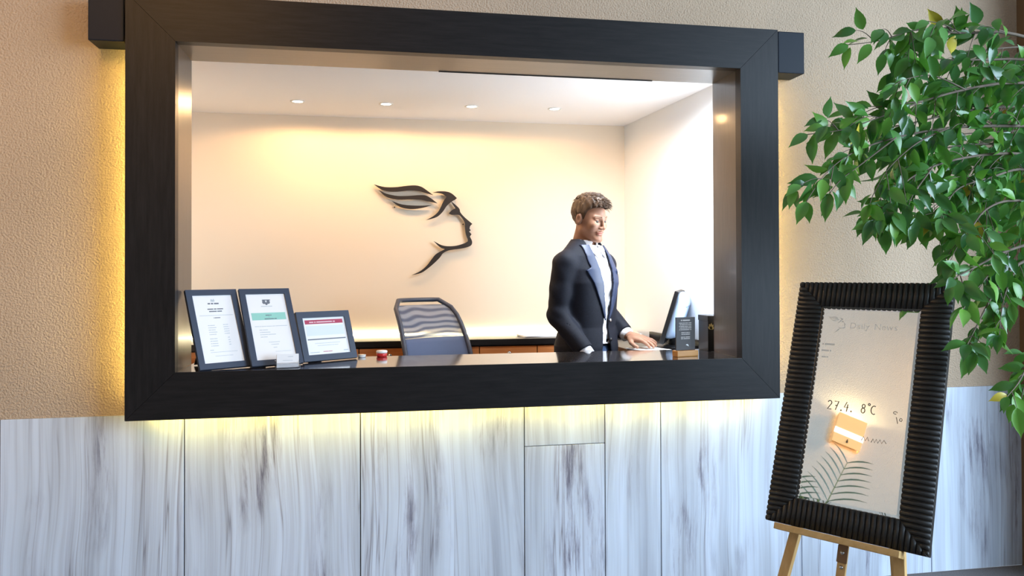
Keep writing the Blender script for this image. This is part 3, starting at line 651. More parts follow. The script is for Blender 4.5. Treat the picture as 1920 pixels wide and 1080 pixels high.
# easel timber
def ebar(name, lo, hi, m=M_WOODL, M=None): return box(name, lo, hi, m, es, 0.002, ME if M is None else M)
led = ebar('ledge', (0.040, -0.022, -0.012), (0.424, -0.0015, 0.034), M_WOODLH)
vf = -EO.z/math.cos(ELN)
for s in (-1, 1):
    def pt(v): return Vector((EW/2+s*(0.157-0.134*v), v, -0.030))
    a, b = pt(0.80), pt(vf+0.004); d = (b-a).normalized(); sd = Vector((-d.y, d.x, 0))
    Ml = ME @ basis(a, sd, d, Vector((0, 0, 1)))
    lg = ebar('leg', (-0.016, 0, -0.011), (0.016, (b-a).length, 0.011), M_WOODL, Ml)
ebar('centre_post', (EW/2-0.014, -0.42, -0.0285), (EW/2+0.014, 0.70, -0.0175))
br = ebar('bracket', (EW/2-0.016, -0.075, -0.0172), (EW/2+0.016, -0.022, -0.0140), mat('bracket_wood', lin(140, 104, 70), 0.5))
for vv_ in (-0.045, -0.088):
    bm = bmesh.new(); bm_lathe(bm, [(0.0, 0), (0.006, 0), (0.006, 0.003), (0.0, 0.004)], 12)
    bmesh.ops.transform(bm, matrix=ME @ Matrix.Translation((EW/2, vv_, -0.0138 if vv_ > -0.08 else -0.0172)), verts=bm.verts); bm_obj('bolt', bm, M_CHROME, es, True)
ebar('crossbar', (0.02, -0.30, -0.0410), (EW-0.02, -0.272, -0.0290))
ebar('head_block', (EW/2-0.075, 0.74, -0.058), (EW/2+0.075, 0.79, -0.0415))
ta = ME @ Vector((EW/2, 0.77, -0.070)); tbk = Vector((0, 0, 0.004)) + ebk*0.55
d = (tbk-ta).normalized(); sd = eu.copy(); nr = sd.cross(d)
box('rear_leg', (-0.016, 0, -0.011), (0.016, (tbk-ta).length, 0.011), M_WOODL, es, 0.002, basis(ta, sd, d, nr))

# ------------------------------------------------------------------ wall lamp and palm that the mirror shows
wl = thing('wall_lamp', 'parchment box wall lamp with a white band, glowing up the beige wall', 'wall lamp', (-2.6, -1.735, 2.66))
M_SHADE = mat('parchment_shade', lin(226, 178, 118), 0.6, emit=(1.0, 0.62, 0.28, 1), estr=0.45)
M_BAND = mat('white_band', (0.9, 0.88, 0.84, 1), 0.4, emit=(1.0, 0.9, 0.75, 1), estr=0.9)
box('back_plate', (0.0005, -0.09, 0.03), (0.012, 0.09, 0.22), M_CHROME, wl)
for nm, lo, hi, m in (('shade', (0.075, -0.11, 0.0), (0.081, 0.11, 0.26), M_SHADE), ('shade_side', (0.0125, -0.11, 0.0), (0.0745, -0.105, 0.26), M_SHADE), ('shade_side', (0.0125, 0.105, 0.0), (0.0745, 0.11, 0.26), M_SHADE),
                      ('white_band', (0.0815, -0.115, 0.075), (0.085, 0.115, 0.125), M_BAND)): box(nm, lo, hi, m, wl)
bm = bmesh.new(); bm_lathe(bm, [(0.0, 0.0), (0.008, 0.004), (0.006, 0.02), (0.002, 0.035), (0.0, 0.036)], 10); bm_obj('pull_knob', bm, M_BLACK, wl, True).location = (0.088, 0.0, 0.02)
lathe('bulb', [(0.0, 0.0), (0.02, 0.01), (0.024, 0.035), (0.015, 0.06), (0.0, 0.065)], mat('bulb', (1, 0.9, 0.7, 1), emit=(1.0, 0.80, 0.45, 1), estr=60.0), wl, 14, (0.045, 0, 0.10))
l = bpy.data.lights.new('wall_lamp_light', 'SPOT'); l.energy = 9; l.color = (1.0, 0.76, 0.40); l.shadow_soft_size = 0.03; l.spot_size = math.radians(165); l.spot_blend = 0.25
lo = bpy.data.objects.new('light', l); COL.objects.link(lo); lo.parent = wl; lo.location = (0.045, 0, 0.255); lo.rotation_euler = (math.pi, 0, 0)

rnd = random.Random(5)
M_PALM = noise_mat('palm_leaf', (0.05, 0.09, 0.05, 1), (0.09, 0.15, 0.08, 1), 6, 0.4)
M_STEM = mat('palm_stem', (0.16, 0.22, 0.07, 1), 0.5); M_POT = mat('dark_pot', (0.05, 0.045, 0.045, 1), 0.35); M_SOIL = noise_mat('soil', (0.02, 0.014, 0.01, 1), (0.05, 0.035, 0.025, 1), 60, 0.95)
def pot(t, r, h):
    lathe('pot', [(0.0, 0), (r*0.72, 0), (r*0.78, 0.02), (r, h-0.03), (r*1.03, h), (r*0.93, h), (r*0.90, h-0.05), (0.0, h-0.05)], M_POT, t, 36)
    lathe('soil', [(0.0, h-0.049), (r*0.89, h-0.049), (r*0.80, h-0.035), (0.0, h-0.03)], M_SOIL, t, 24)
pm = thing('areca_palm', 'potted feather palm standing beside the lobby side wall', 'plant', (-1.78, -1.42, 0))
pot(pm, 0.19, 0.36)
def frond(pts, llen, n=22, flat=None):
    pts = [Vector(p) for p in pts]; P_ = []
    for k in range(25):
        s = k/24; a = pts[0].lerp(pts[1], s); b = pts[1].lerp(pts[2], s); P_.append(a.lerp(b, s))
    st = tube('frond_stem', P_, [0.009-0.007*k/24 for k in range(25)], M_STEM, pm, 6)
    bm = bmesh.new()
    for k in range(n):
        s = 0.34+0.66*k/(n-1); f = s*24; i = min(int(f), 23); p = P_[i].lerp(P_[i+1], f-i); d = (P_[i+1]-P_[i]).normalized()
        side = d.cross(Vector((0, 0, 1))); side = side.normalized() if side.length > 1e-3 else Vector((0, 1, 0))
        if flat is not None: side = Vector(flat)
        up = side.cross(d)
        L = llen*(0.55+0.45*math.sin(math.pi*(0.15+0.8*(s-0.34)/0.66)))
        for sg in (-1, 1):
            dr = (d*0.75+side*sg*(0.85)+up*0.25).normalized(); prev = None
            for q in range(6):
                u = q/5; w = 0.0050*math.sin(math.pi*min(0.97, 0.12+0.86*u)) + 0.0004
                c = p+dr*L*u - Vector((0, 0, 1))*L*0.30*u*u
                wv = dr.cross(up).normalized()
                a, b = bm.verts.new(c+wv*w), bm.verts.new(c-wv*w)
                if prev: bm.faces.new((prev[0], a, b, prev[1]))
                prev = (a, b)
    bm_obj('leaflets', bm, M_PALM, st, True)
frond([(0, 0, 0.33), (0.05, -0.04, 1.45), (0.08, -0.17, 2.14)], 0.30, 20, (0, 1, 0.05))
frond([(0.02, 0, 0.33), (0.06, 0.06, 1.4), (0.10, 0.13, 1.86)], 0.28, 18, (0, 1, 0.0))
for k in range(9):
    a = 2*math.pi*k/9+0.35; h = rnd.uniform(1.25, 1.85); r = rnd.uniform(0.40, 0.60)
    if abs(math.cos(a)) > 0.45: r *= 0.62
    frond([(0.04*math.cos(a), 0.04*math.sin(a), 0.33), (0.14*math.cos(a), 0.14*math.sin(a), h), (r*math.cos(a), r*math.sin(a), h-rnd.uniform(0.0, 0.35))], 0.24)
tips = Vector((-1.345, -1.18, 1.13))-pm.location
frond([(0.03, 0.02, 0.33), (0.16, 0.08, 1.35), tips], 0.09, 12)

# ------------------------------------------------------------------ weeping fig
rnd = random.Random(11)
tp = dep(2110, 500, 2.75)
fg = thing('weeping_fig', 'leafy green weeping fig tree arching over the easel', 'tree', (tp.x, tp.y, 0))
pot(fg, 0.22, 0.40)
M_BARK = noise_mat('bark', (0.10, 0.07, 0.05, 1), (0.18, 0.14, 0.10, 1), 30, 0.8)
def leaf_mat(name, c1, c2, rough=0.3):
    m = mat(name, c1, rough, spec=0.6); t = NT(m)
    oi = t.n('ShaderNodeObjectInfo'); t.l(t.ramp(oi.outputs['Random'], [(0.0, c1), (1.0, c2)]), t.b.inputs['Base Color'])
    tr = t.n('ShaderNodeBsdfTranslucent'); t.l(t.ramp(oi.outputs['Random'], [(0.0, (0.10, 0.32, 0.03, 1)), (1.0, (0.20, 0.46, 0.05, 1))]), tr.inputs[0])
    mx = t.n('ShaderNodeMixShader'); mx.inputs[0].default_value = 0.28
    t.l(t.b.outputs[0], mx.inputs[1]); t.l(tr.outputs[0], mx.inputs[2]); t.l(mx.outputs[0], t.out.inputs[0]); return m
LM = [leaf_mat('fig_leaf_dark', (0.034, 0.13, 0.034, 1), (0.06, 0.18, 0.05, 1), 0.20), leaf_mat('fig_leaf_mid', (0.07, 0.23, 0.04, 1), (0.11, 0.30, 0.06, 1), 0.30),
      leaf_mat('fig_leaf_bright', (0.11, 0.32, 0.035, 1), (0.17, 0.40, 0.05, 1), 0.34), mat('fig_leaf_yellow', (0.52, 0.42, 0.04, 1), 0.4)]
def leaf_geo(L, W, fold, curl):
    vs, fs = [], []
    prof = [(0.0, 0.05), (0.10, 0.50), (0.25, 0.88), (0.42, 1.0), (0.60, 0.84), (0.76, 0.50), (0.87, 0.18), (1.0, 0.0)]
    for s, w in prof:
        z = -curl*L*s*s + 0.02*L*math.sin(s*5)
        x = s*L
        for q in (-1, 0, 1): vs.append((x, q*w*W/2, z + (abs(q)*w*W/2*fold)))
    for i in range(len(prof)-1):
        for j in (0, 1): a = i*3+j; fs.append((a, a+3, a+4, a+1))
    return vs, fs
LG = []
for mi in range(4):
    for gi, (L, W, fo_, cu) in enumerate(((0.078, 0.036, 0.30, 0.18), (0.070, 0.034, 0.18, 0.30), (0.084, 0.037, 0.42, 0.10))):
        vs, fs = leaf_geo(L, W, fo_, cu); me = bpy.data.meshes.new('leaf'); me.from_pydata(vs, [], fs); me.update()
        me.polygons.foreach_set('use_smooth', [True]*len(me.polygons)); me.materials.append(LM[mi]); LG.append((me, vs, fs))
leaves = []         # (matrix, mesh index)
def add_leaf(p, d, face, size):
    d = d.normalized(); nrm = (face - d*face.dot(d))
    if nrm.length < 1e-3: nrm = d.orthogonal()
    nrm.normalize(); y = nrm.cross(d)
    r = rnd.random(); mi = 0 if r < 0.46 else 1 if r < 0.80 else 2 if r < 0.988 else 3
    M_ = basis(p, d*size, y*size, nrm*size)
    for s in (0.0, 0.035, 0.075):          # no leaf may grow through the mirror
        q = ME.inverted() @ (M_ @ Vector((s, 0, -s*s*3)) - eroot)
        if -0.025 < q.x < EW+0.025 and -0.025 < q.y < EH+0.025 and -0.10 < q.z < 0.042: return
    leaves.append((basis(p, d*size, y*size, nrm*size), mi*3+rnd.randrange(3)))
tocam = lambda p: (Vector(CAM)-p).normalized()
R3, U3, F3 = Vector(RV), Vector(UV), Vector(FV)
def rvec(s): return Vector((rnd.gauss(0, s), rnd.gauss(0, s), rnd.gauss(0, s)))
def leafy(path, step, both=True, tipleaf=True, start=0.0):
    """alternate leaves along a twig, hanging by their own weight"""
    tot = sum((b-a).length for a, b in zip(path, path[1:])); pos = start*tot+rnd.uniform(0, step*0.5); sgn = rnd.choice((-1, 1)); acc = 0; i = 0
    while pos < tot:
        while i < len(path)-2 and acc+(path[i+1]-path[i]).length < pos: acc += (path[i+1]-path[i]).length; i += 1
        p = path[i].lerp(path[i+1], min(1, (pos-acc)/max(1e-6, (path[i+1]-path[i]).length))); d = (path[i+1]-path[i]).normalized()
        side = d.cross(tocam(p)).normalized()*sgn
        dr = d*0.65 + side*rnd.uniform(0.35, 0.95) - Vector((0, 0, 1))*rnd.uniform(0.15, 0.75) + rvec(0.22)
        face = Vector((0, 0, 1))*rnd.uniform(0.1, 0.9) + tocam(p)*rnd.uniform(0.25, 1.0) + rvec(0.40)
        add_leaf(p+dr.normalized()*0.010, dr, face, rnd.uniform(0.72, 1.14)); sgn = -sgn; pos += step*rnd.uniform(0.75, 1.3)
    if tipleaf:
        d = (path[-1]-path[-2]).normalized(); add_leaf(path[-1], d-Vector((0, 0, 0.35))+rvec(0.1), tocam(path[-1])+Vector((0, 0, 0.6))+rvec(0.3), rnd.uniform(0.75, 1.05))
def spline(P, n=6):
    out = []
    for i in range(len(P)-1):
        a, b, c, d = P[max(i-1, 0)], P[i], P[i+1], P[min(i+2, len(P)-1)]
        for k in range(n):
            s = k/n; out.append(0.5*((2*b)+(c-a)*s+(2*a-5*b+4*c-d)*s*s+(3*b-a-3*c+d)*s**3))
    return out+[P[-1]]
# main branches: bends read off the photograph, each at its own distance (metres from the lens)
BR = [([(2060, 130), (1980, 90), (1890, 62), (1800, 62), (1720, 56), (1650, 76), (1590, 84)], 2.70, 2.45, 0.3),
      ([(1800, 62), (1770, 46), (1740, 40)], 2.52, 2.45, 0.0), ([(1890, 62), (1860, 52), (1835, 48)], 2.6, 2.5, 0.2),
      ([(2080, 190), (1990, 165), (1900, 155), (1810, 168), (1730, 190), (1660, 216), (1585, 242), (1514, 252)], 2.72, 2.40, 0.2),
      ([(1810, 168), (1750, 142), (1700, 148), (1676, 160)], 2.52, 2.45, 0.0), ([(1730, 190), (1650, 200), (1600, 222)], 2.5, 2.5, 0.1),
      ([(2080, 260), (1980, 240), (1880, 236), (1780, 240), (1680, 258), (1600, 286), (1548, 326), (1512, 378)], 2.72, 2.36, 0.2),
      ([(1680, 258), (1620, 304), (1578, 336), (1556, 362)], 2.45, 2.40, 0.05), ([(1780, 240), (1720, 268), (1668, 314), (1640, 360), (1630, 384)], 2.52, 2.42, 0.1),
      ([(2080, 330), (1990, 300), (1900, 288), (1820, 294), (1750, 312), (1700, 340), (1666, 384), (1652, 412)], 2.74, 2.40, 0.2),
      ([(1750, 312), (1715, 360), (1704, 384)], 2.5, 2.44, 0.0), ([(2080, 400), (1990, 350), (1920, 318), (1860, 332), (1800, 352), (1772, 386), (1764, 410)], 2.74, 2.46, 0.2),
      ([(2070, 430), (1980, 392), (1900, 376), (1850, 392), (1820, 430), (1808, 452)], 2.70, 2.42, 0.25),
      ([(2060, 470), (1960, 455), (1890, 470), (1830, 500), (1800, 516), (1788, 522)], 2.62, 2.34, 0.35),
      ([(1890, 470), (1850, 520), (1818, 560), (1806, 580)], 2.52, 2.34, 0.1), ([(2060, 500), (1975, 480), (1910, 495), (1870, 540), (1842, 590), (1822, 630), (1814, 646)], 2.66, 2.33, 0.2),
      ([(1910, 495), (1885, 550), (1876, 600), (1874, 628)], 2.52, 2.36, 0.1),
      ([(2050, 640), (1970, 650), (1930, 684), (1908, 720), (1888, 744)], 2.60, 2.28, 0.3), ([(1930, 684), (1918, 735), (1910, 765)], 2.42, 2.30, 0.3),
      ([(2060, 160), (1985, 130), (1920, 112), (1850, 112), (1780, 112), (1720, 104), (1680, 96)], 2.80, 2.62, 0.25),
      ([(2070, 230), (1970, 200), (1890, 200), (1810, 208), (1730, 226), (1670, 240), (1620, 262)], 2.85, 2.60, 0.15),
      ([(2080, 310), (1980, 276), (1890, 270), (1810, 272), (1730, 286), (1670, 296)], 2.86, 2.62, 0.15),
      ([(2070, 120), (1985, 96), (1925, 88), (1860, 92), (1810, 96)], 2.95, 2.78, 0.2), ([(2070, 200), (1980, 176), (1910, 172), (1830, 180), (1760, 200)], 3.0, 2.8, 0.2),
      ([(2070, 270), (1980, 246), (1900, 246), (1820, 250), (1740, 258)], 3.0, 2.8, 0.2), ([(2080, 350), (1980, 322), (1900, 312), (1830, 316), (1770, 330)], 3.0, 2.82, 0.2),
      ([(2080, 410), (1990, 376), (1920, 360), (1860, 366), (1820, 384)], 2.98, 2.80, 0.2), ([(2070, 440), (1985, 420), (1925, 424), (1885, 440), (1868, 456)], 2.9, 2.74, 0.2)]
troot = Vector((tp.x, tp.y, 0))
crown = [Vector((tp.x, tp.y, z)) for z in (0.9, 1.2, 1.6, 2.0, 2.3)]
bmw = bmesh.new()
for pts, D0, D1, st in BR:
    n = len(pts); P_ = [dep(x, y, D0+(D1-D0)*k/(n-1)) - troot for k, (x, y) in enumerate(pts)]; P_ = spline(P_, 6)
    big = pts[0][0] > 2000
    bm_tube(bmw, P_, [max(0.0014, (0.0075 if big else 0.003)*(1-k/len(P_))) for k in range(len(P_))], 6)
    P3 = [p+troot for p in P_]; leafy(P3[int(len(P3)*st):], 0.043)
    # side twigs
    tot = len(P3)
    for k in range(int(tot*st)+2, tot-3, 3):
        for _ in range(2 if big else 1):
            if rnd.random() < 0.30: continue
            d = (P3[k+1]-P3[k]).normalized(); side = d.cross(tocam(P3[k])).normalized()*rnd.choice((-1, 1))
            L = rnd.uniform(0.06, 0.145)*(0.75 if k > tot*0.75 else 1.0)*(0.45 if D1 < 2.37 and pts[-1][0] > 1700 else 1.0)
            v = (d*0.7+side*rnd.uniform(0.3, 0.8)+rvec(0.25)-Vector((0, 0, 1))*0.1).normalized()
            tw = [P3[k]+v*L*s-Vector((0, 0, 1))*L*0.42*s*s for s in (0, .2, .4, .6, .8, 1)]
            bm_tube(bmw, [p-troot for p in tw], [0.0016, 0.0015, 0.0013, 0.0012, 0.001, 0.0008], 4); leafy(tw, 0.036)
bm_obj('branches', bmw, M_BARK, fg, True)
trunk = tube('trunk', [(0, 0, 0.37), (0.015, 0.01, 0.8), (-0.01, 0.0, 1.2), (0.0, -0.01, 1.6), (0.0, 0.0, 2.0), (0.0, 0.0, 2.35)], [0.030, 0.026, 0.024, 0.020, 0.014, 0.006], M_BARK, fg, 10)
bm = bmesh.new()
for pts, D0, D1, st in BR:
    if pts[0][0] < 2000: continue
    e = dep(*pts[0], D0)-troot; z0 = max(0.8, e.z-0.30)
    bm_tube(bm, spline([Vector((0, 0, z0)), e*0.45+Vector((0, 0, 0.55*(z0+0.16))), e], 5), [0.011]*5+[0.009]*5+[0.0076], 6)
bm_obj('limbs', bm, M_BARK, fg, True)
# the leaves that show largest are parts of their own, the rest is one mass
def in_view(M_):
    p = Vector((M_[0][3], M_[1][3], M_[2][3]))-Vector(CAM); z = p.dot(F3); x = 960+FPX*p.dot(R3)/z; y = PYC-FPX*p.dot(U3)/z
    return -20 < x < 1945 and -20 < y < 1090, z
order = sorted(range(len(leaves)), key=lambda i: (not in_view(leaves[i][0])[0], in_view(leaves[i][0])[1]))
vis = [i for i in order if in_view(leaves[i][0])[0]]
print('LEAVES', len(leaves), 'in view', len(vis))
single = set(order[:300])
for i in sorted(single):
    M_, k = leaves[i]; o = bpy.data.objects.new('leaf', LG[k][0]); COL.objects.link(o); o.parent = fg; o.matrix_local = Matrix.Translation(-troot) @ M_
vs, fs, mi = [], [], []
for i, (M_, k) in enumerate(leaves):
    if i in single: continue
    b0 = len(vs); M2 = Matrix.Translation(-troot) @ M_; vs += [M2 @ Vector(v) for v in LG[k][1]]; fs += [tuple(a+b0 for a in f) for f in LG[k][2]]; mi += [k//3]*len(LG[k][2])
if vs:
    o = mesh_obj('leaf_mass', vs, fs, LM, fg, True); o.data.polygons.foreach_set('material_index', mi); o['kind'] = 'stuff'

# ------------------------------------------------------------------ the receptionist (surfaces grown from distance fields)
def snet(f, lo, hi, h):
    """surface nets: verts and quads of f = 0 (inside negative)"""
    ax = [np.arange(lo[i], hi[i]+h, h) for i in range(3)]
    X, Y, Z = np.meshgrid(*ax, indexing='ij', sparse=True)
    v = f(X, Y, Z); v = np.broadcast_to(v, (len(ax[0]), len(ax[1]), len(ax[2]))).astype(np.float32)
    ins = v < 0; nx, ny, nz = v.shape
    acc = np.zeros((nx-1, ny-1, nz-1, 3), np.float32); cnt = np.zeros((nx-1, ny-1, nz-1), np.int16)
    def sl(a, dx, dy, dz): return a[dx:nx-1+dx, dy:ny-1+dy, dz:nz-1+dz]
    C8 = [(a, b, c) for a in (0, 1) for b in (0, 1) for c in (0, 1)]
    for p in C8:
        for q in C8:
            if sum(q)-sum(p) == 1 and all(q[i] >= p[i] for i in range(3)):
                A, B = sl(v, *p), sl(v, *q); m = (A < 0) != (B < 0)
                t = np.where(m, A/np.where(m, A-B, 1), 0)
                for i in range(3): acc[..., i] += np.where(m, p[i]+t*(q[i]-p[i]), 0)
                cnt += m
    act = cnt > 0; idx = -np.ones(act.shape, np.int64); idx[act] = np.arange(act.sum())
    I = np.argwhere(act); V = (I + acc[act]/cnt[act][:, None])*h + np.array(lo)
    F = []
    for a in range(3):
        b, c = (a+1) % 3, (a+2) % 3
        n = [nx, ny, nz]; s0 = [slice(None)]*3; s1 = [slice(None)]*3
        s0[a] = slice(0, n[a]-1); s1[a] = slice(1, n[a])
        A, B = ins[tuple(s0)], ins[tuple(s1)]; m = A != B; E_ = np.argwhere(m)
        E_ = E_[(E_[:, b] > 0) & (E_[:, c] > 0) & (E_[:, b] < n[b]-1) & (E_[:, c] < n[c]-1)]
        if not len(E_): continue
        fl = A[tuple(E_.T)]
        def g(db, dc):
            q = E_.copy(); q[:, b] -= db; q[:, c] -= dc; return idx[tuple(q.T)]
        Q = np.stack([g(1, 1), g(0, 1), g(0, 0), g(1, 0)], 1); Q[~fl] = Q[~fl][:, ::-1]; F.append(Q)
    return V, np.concatenate(F)
sq = np.sqrt
def ell(X, Y, Z, c, r):
    a = sq(((X-c[0])/r[0])**2+((Y-c[1])/r[1])**2+((Z-c[2])/r[2])**2); return (a-1)*min(r)
def cone(X, Y, Z, a, b, ra, rb, flat=1.0):
    a = np.array(a, float); b = np.array(b, float); d = b-a; L = d@d
    t = np.clip(((X-a[0])*d[0]+(Y-a[1])*d[1]+(Z-a[2])*d[2])/L, 0, 1)
    return sq((X-a[0]-t*d[0])**2+(Y-a[1]-t*d[1])**2+((Z-a[2]-t*d[2])*flat)**2)-(ra+(rb-ra)*t)
def smin(a, b, k):
    h = np.clip(0.5+0.5*(b-a)/k, 0, 1); return b+(a-b)*h-k*h*(1-h)
def smax(a, b, k): return -smin(-a, -b, k)
def chain(X, Y, Z, pts, rs, k=0.01):
    v = None
    for i in range(len(pts)-1):
        c = cone(X, Y, Z, pts[i], pts[i+1], rs[i], rs[i+1]); v = c if v is None else smin(v, c, k)
    return v
def loft(X, Y, Z, prof, grow=0.0, e=2.4):
    zs = [p[0] for p in prof]; a = np.interp(Z, zs, [p[1] for p in prof])+grow; b = np.interp(Z, zs, [p[2] for p in prof])+grow; c = np.interp(Z, zs, [p[3] for p in prof])
    q = (np.abs(X/a)**e+np.abs((Y-c)/b)**e)**(1/e)
    v = (q-1)*np.minimum(a, b)
    return np.maximum(v, np.maximum(zs[0]-Z, Z-zs[-1]))

pr = thing('person', 'man in open navy blazer, white shirt and jeans standing behind the counter looking down', 'person', (0.69, 0.76, FZ))
FW = Vector((0.60, -0.80)).normalized(); pr.rotation_euler = (0, 0, math.atan2(FW.y, FW.x)-math.pi/2)     # local +y is where he faces, +x his right hand
M_SKIN = mat('skin', (0.37, 0.185, 0.115, 1), 0.5, sss=0.12); M_LIP = mat('lips', (0.50, 0.20, 0.15, 1), 0.5)
M_HAIR = noise_mat('brown_hair', (0.040, 0.018, 0.008, 1), (0.10, 0.050, 0.022, 1), 60, 0.5, (1, 1, 0.4))
M_NAVY = noise_mat('navy_wool', (0.004, 0.005, 0.011, 1), (0.008, 0.010, 0.020, 1), 120, 0.7, spec=0.25)
M_LAPEL = mat('navy_lapel_lit', (0.014, 0.026, 0.072, 1), 0.45)  # bluer than the wool: the cool sheen on the lapels is in the colour
M_SHIRT = mat('white_shirt', (0.80, 0.80, 0.84, 1), 0.7); M_JEANS = noise_mat('denim', (0.02, 0.045, 0.11, 1), (0.05, 0.09, 0.19, 1), 150, 0.8)
# torso profile: z, half width, half depth, centre y
TP = [(0.80, .165, .112, -.005), (0.95, .168, .112, -.005), (1.05, .152, .105, .0), (1.15, .156, .110, .005), (1.28, .166, .116, .006), (1.35, .158, .108, .0), (1.42, .125, .088, -.008), (1.47, .080, .066, -.014), (1.50, .056, .056, -.012)]
SHR, SHL = (.170, -.012, 1.372), (-.170, -.012, 1.372)
ELR, WRR = (.206, -.030, 1.115), (.195, .150, .925)
ELL, WRL = (-.232, -.055, 1.125), (-.205, .115, .995)
def torso(X, Y, Z, g):
    v = loft(X, Y, Z, TP, g)
    for s in (-1, 1): v = smin(v, cone(X, Y, Z, (s*.045, -.015, 1.448), (s*.155, -.012, 1.378), .042+g, .050+g), .04)
    return v
def arms(X, Y, Z, g, cut=1.0):
    v = None
    for a, b, c in ((SHR, ELR, WRR), (SHL, ELL, WRL)):
        c = tuple(np.array(b)+(np.array(c)-np.array(b))*cut)
        w = chain(X, Y, Z, [a, b, c], [.050+g, .042+g, .032+g], .02); v = w if v is None else np.minimum(v, w)
    return v
def part_mesh(f, lo, hi, h, T=None):
    V, F = snet(f, lo, hi, h)
    if T is not None: V = V @ np.array(T.to_3x3()).T + np.array(T.translation)
    return V, F
def finish(name, V, F, m, parent, smooth_it=2):
    o = mesh_obj(name, V, F, m, parent, True)
    if smooth_it:
        md = o.modifiers.new('soften', 'SMOOTH'); md.factor = 0.5; md.iterations = smooth_it
    return o
# ---- body (skin): head and neck, chest core, arms, hands, legs
HC = Vector((0.0, 0.022, 1.618)); HR = (Matrix.Rotation(math.radians(-4), 4, 'Z') @ Matrix.Rotation(math.radians(-12), 4, 'X') @ Matrix.Rotation(math.radians(2), 4, 'Y'))
TH = Matrix.Translation(HC) @ HR
def head(X, Y, Z):
    XA = np.abs(X)
    v = ell(X, Y, Z, (0, -.014, .030), (.073, .094, .084))
    v = smin(v, ell(X, Y, Z, (0, .022, -.022), (.058, .064, .080)), .03)
    v = smin(v, cone(XA, Y, Z, (.047, .004, -.062), (.016, .062, -.096), .017, .018), .028)
    v = smin(v, ell(X, Y, Z, (0, .076, -.099), (.022, .017, .017)), .015)
    v = smin(v, ell(XA, Y, Z, (.037, .062, -.026), (.022, .020, .024)), .02)
    v = smin(v, cone(XA, Y, Z, (.010, .086, .016), (.042, .070, .017), .008, .007), .012)
    v = smax(v, -ell(XA, Y, Z, (.031, .096, -.002), (.019, .017, .011)), .008)
    v = smin(v, cone(X, Y, Z, (0, .084, .012), (0, .103, -.034), .0065, .0095), .008)
    v = smin(v, ell(XA, Y, Z, (.0105, .094, -.038), (.0085, .010, .0075)), .006)
    v = smin(v, ell(X, Y, Z, (0, .0835, -.060), (.025, .010, .0062)), .006)
    v = smin(v, ell(X, Y, Z, (0, .0815, -.072), (.021, .011, .0065)), .006)
    v = smax(v, -ell(X, Y, Z, (0, .098, -.0655), (.024, .0105, .0013)), .003)
    ear = smax(ell(XA, Y, Z, (.076, -.010, -.006), (.010, .020, .032)), -ell(XA, Y, Z, (.087, -.006, -.003), (.008, .010, .018)), .004)
    v = smin(v, ear, .006)
    v = smin(v, cone(X, Y, Z, (0, -.020, -.060), (0, -.036, -.175), .052, .055), .02)
    return v
Vh, Fh = part_mesh(head, (-.105, -.13, -.17), (.105, .13, .13), .003, TH)
Hl = (Vh-np.array(HC)) @ np.array(HR.to_3x3())       # back into head space, for the lips
def core(X, Y, Z): return np.minimum(torso(X, Y, Z, -.012), arms(X, Y, Z, -.010))
Vc, Fc = part_mesh(core, (-.40, -.18, .78), (.40, .26, 1.52), .011)
def hand_field(mirror, curl, stub=-.07):
    """y along the fingers, z out of the back of the hand, thumb on +x (mirror = 1)"""
    def f(X, Y, Z):
        X = X*mirror
        v = ell(X, Y, Z, (0, .045, 0), (.040, .050, .0165)); v = smin(v, cone(X, Y, Z, (.026, .02, -.004), (.028, .075, -.001), .013, .011), .012)
        v = smin(v, cone(X, Y, Z, (-.024, .02, -.003), (-.028, .072, -.002), .013, .0105), .012)
        v = smin(v, cone(X, Y, Z, (0, stub, .004), (0, .02, .0), .026 if stub < -.05 else .020, .022), .02)
        for x, L, r in ((.029, .070, .0092), (.0095, .078, .0095), (-.0105, .073, .0092), (-.029, .058, .0082)):
            p = np.array((x, .080, .001)); a = curl*0.35; P_ = [p]
            for k, s in enumerate((.46, .30, .24)):
                p = p+np.array((x*0.10*s*2, math.cos(a)*L*s*1.05, -math.sin(a)*L*s)); P_.append(p); a += curl*0.75
            v = smin(v, chain(X, Y, Z, P_, [r*1.05, r, r*.93, r*.8], .004), .0045)
        v = smin(v, chain(X, Y, Z, [(.030, .012, -.006), (.056, .046, -.014), (.064, .070, -.020), (.062, .092, -.026)], [.014, .0115, .0100, .0085], .006), .008)
        return v
    return f
def frame_mat(o, y, z):
    y = Vector(y).normalized(); z = Vector(z); z = (z-y*z.dot(y)).normalized(); x = y.cross(z); return basis(Vector(o), x, y, z)
TL_ = frame_mat(Vector(WRL)+Vector((.004, .030, -.012)), (.10, .98, -.14), (.16, .12, 1.0))
TR_ = frame_mat(Vector(WRR)+Vector((-.004, .020, -.022)), (-.12, .60, -.79), (.35, .80, .50))
Vl, Fl = part_mesh(hand_field(1, 0.30), (-.055, -.085, -.095), (.085, .175, .035), .0028, TL_)
lift_ = (DZ+0.0103-FZ)-Vl[:, 2].min(); print('HANDLIFT', lift_); Vl[:, 2] += lift_      # palm rests on the pad
Vr, Fr = part_mesh(hand_field(-1, 0.7, -.02), (-.085, -.085, -.095), (.055, .175, .035), .0028, TR_)
HIPR, KNR, ANR = (.088, -.005, .86), (.098, .012, .47), (.100, -.030, .09)
HIPL, KNL, ANL = (-.088, -.005, .86), (-.105, .030, .47), (-.115, .0, .09)
def legs(X, Y, Z, g):
    v = ell(X, Y, Z, (0, -.005, .90), (.165+g, .112+g, .12+g))
    for a, b, c in ((HIPR, KNR, ANR), (HIPL, KNL, ANL)): v = smin(v, chain(X, Y, Z, [a, b, c], [.082+g, .056+g, .040+g], .03), .03)
    return v
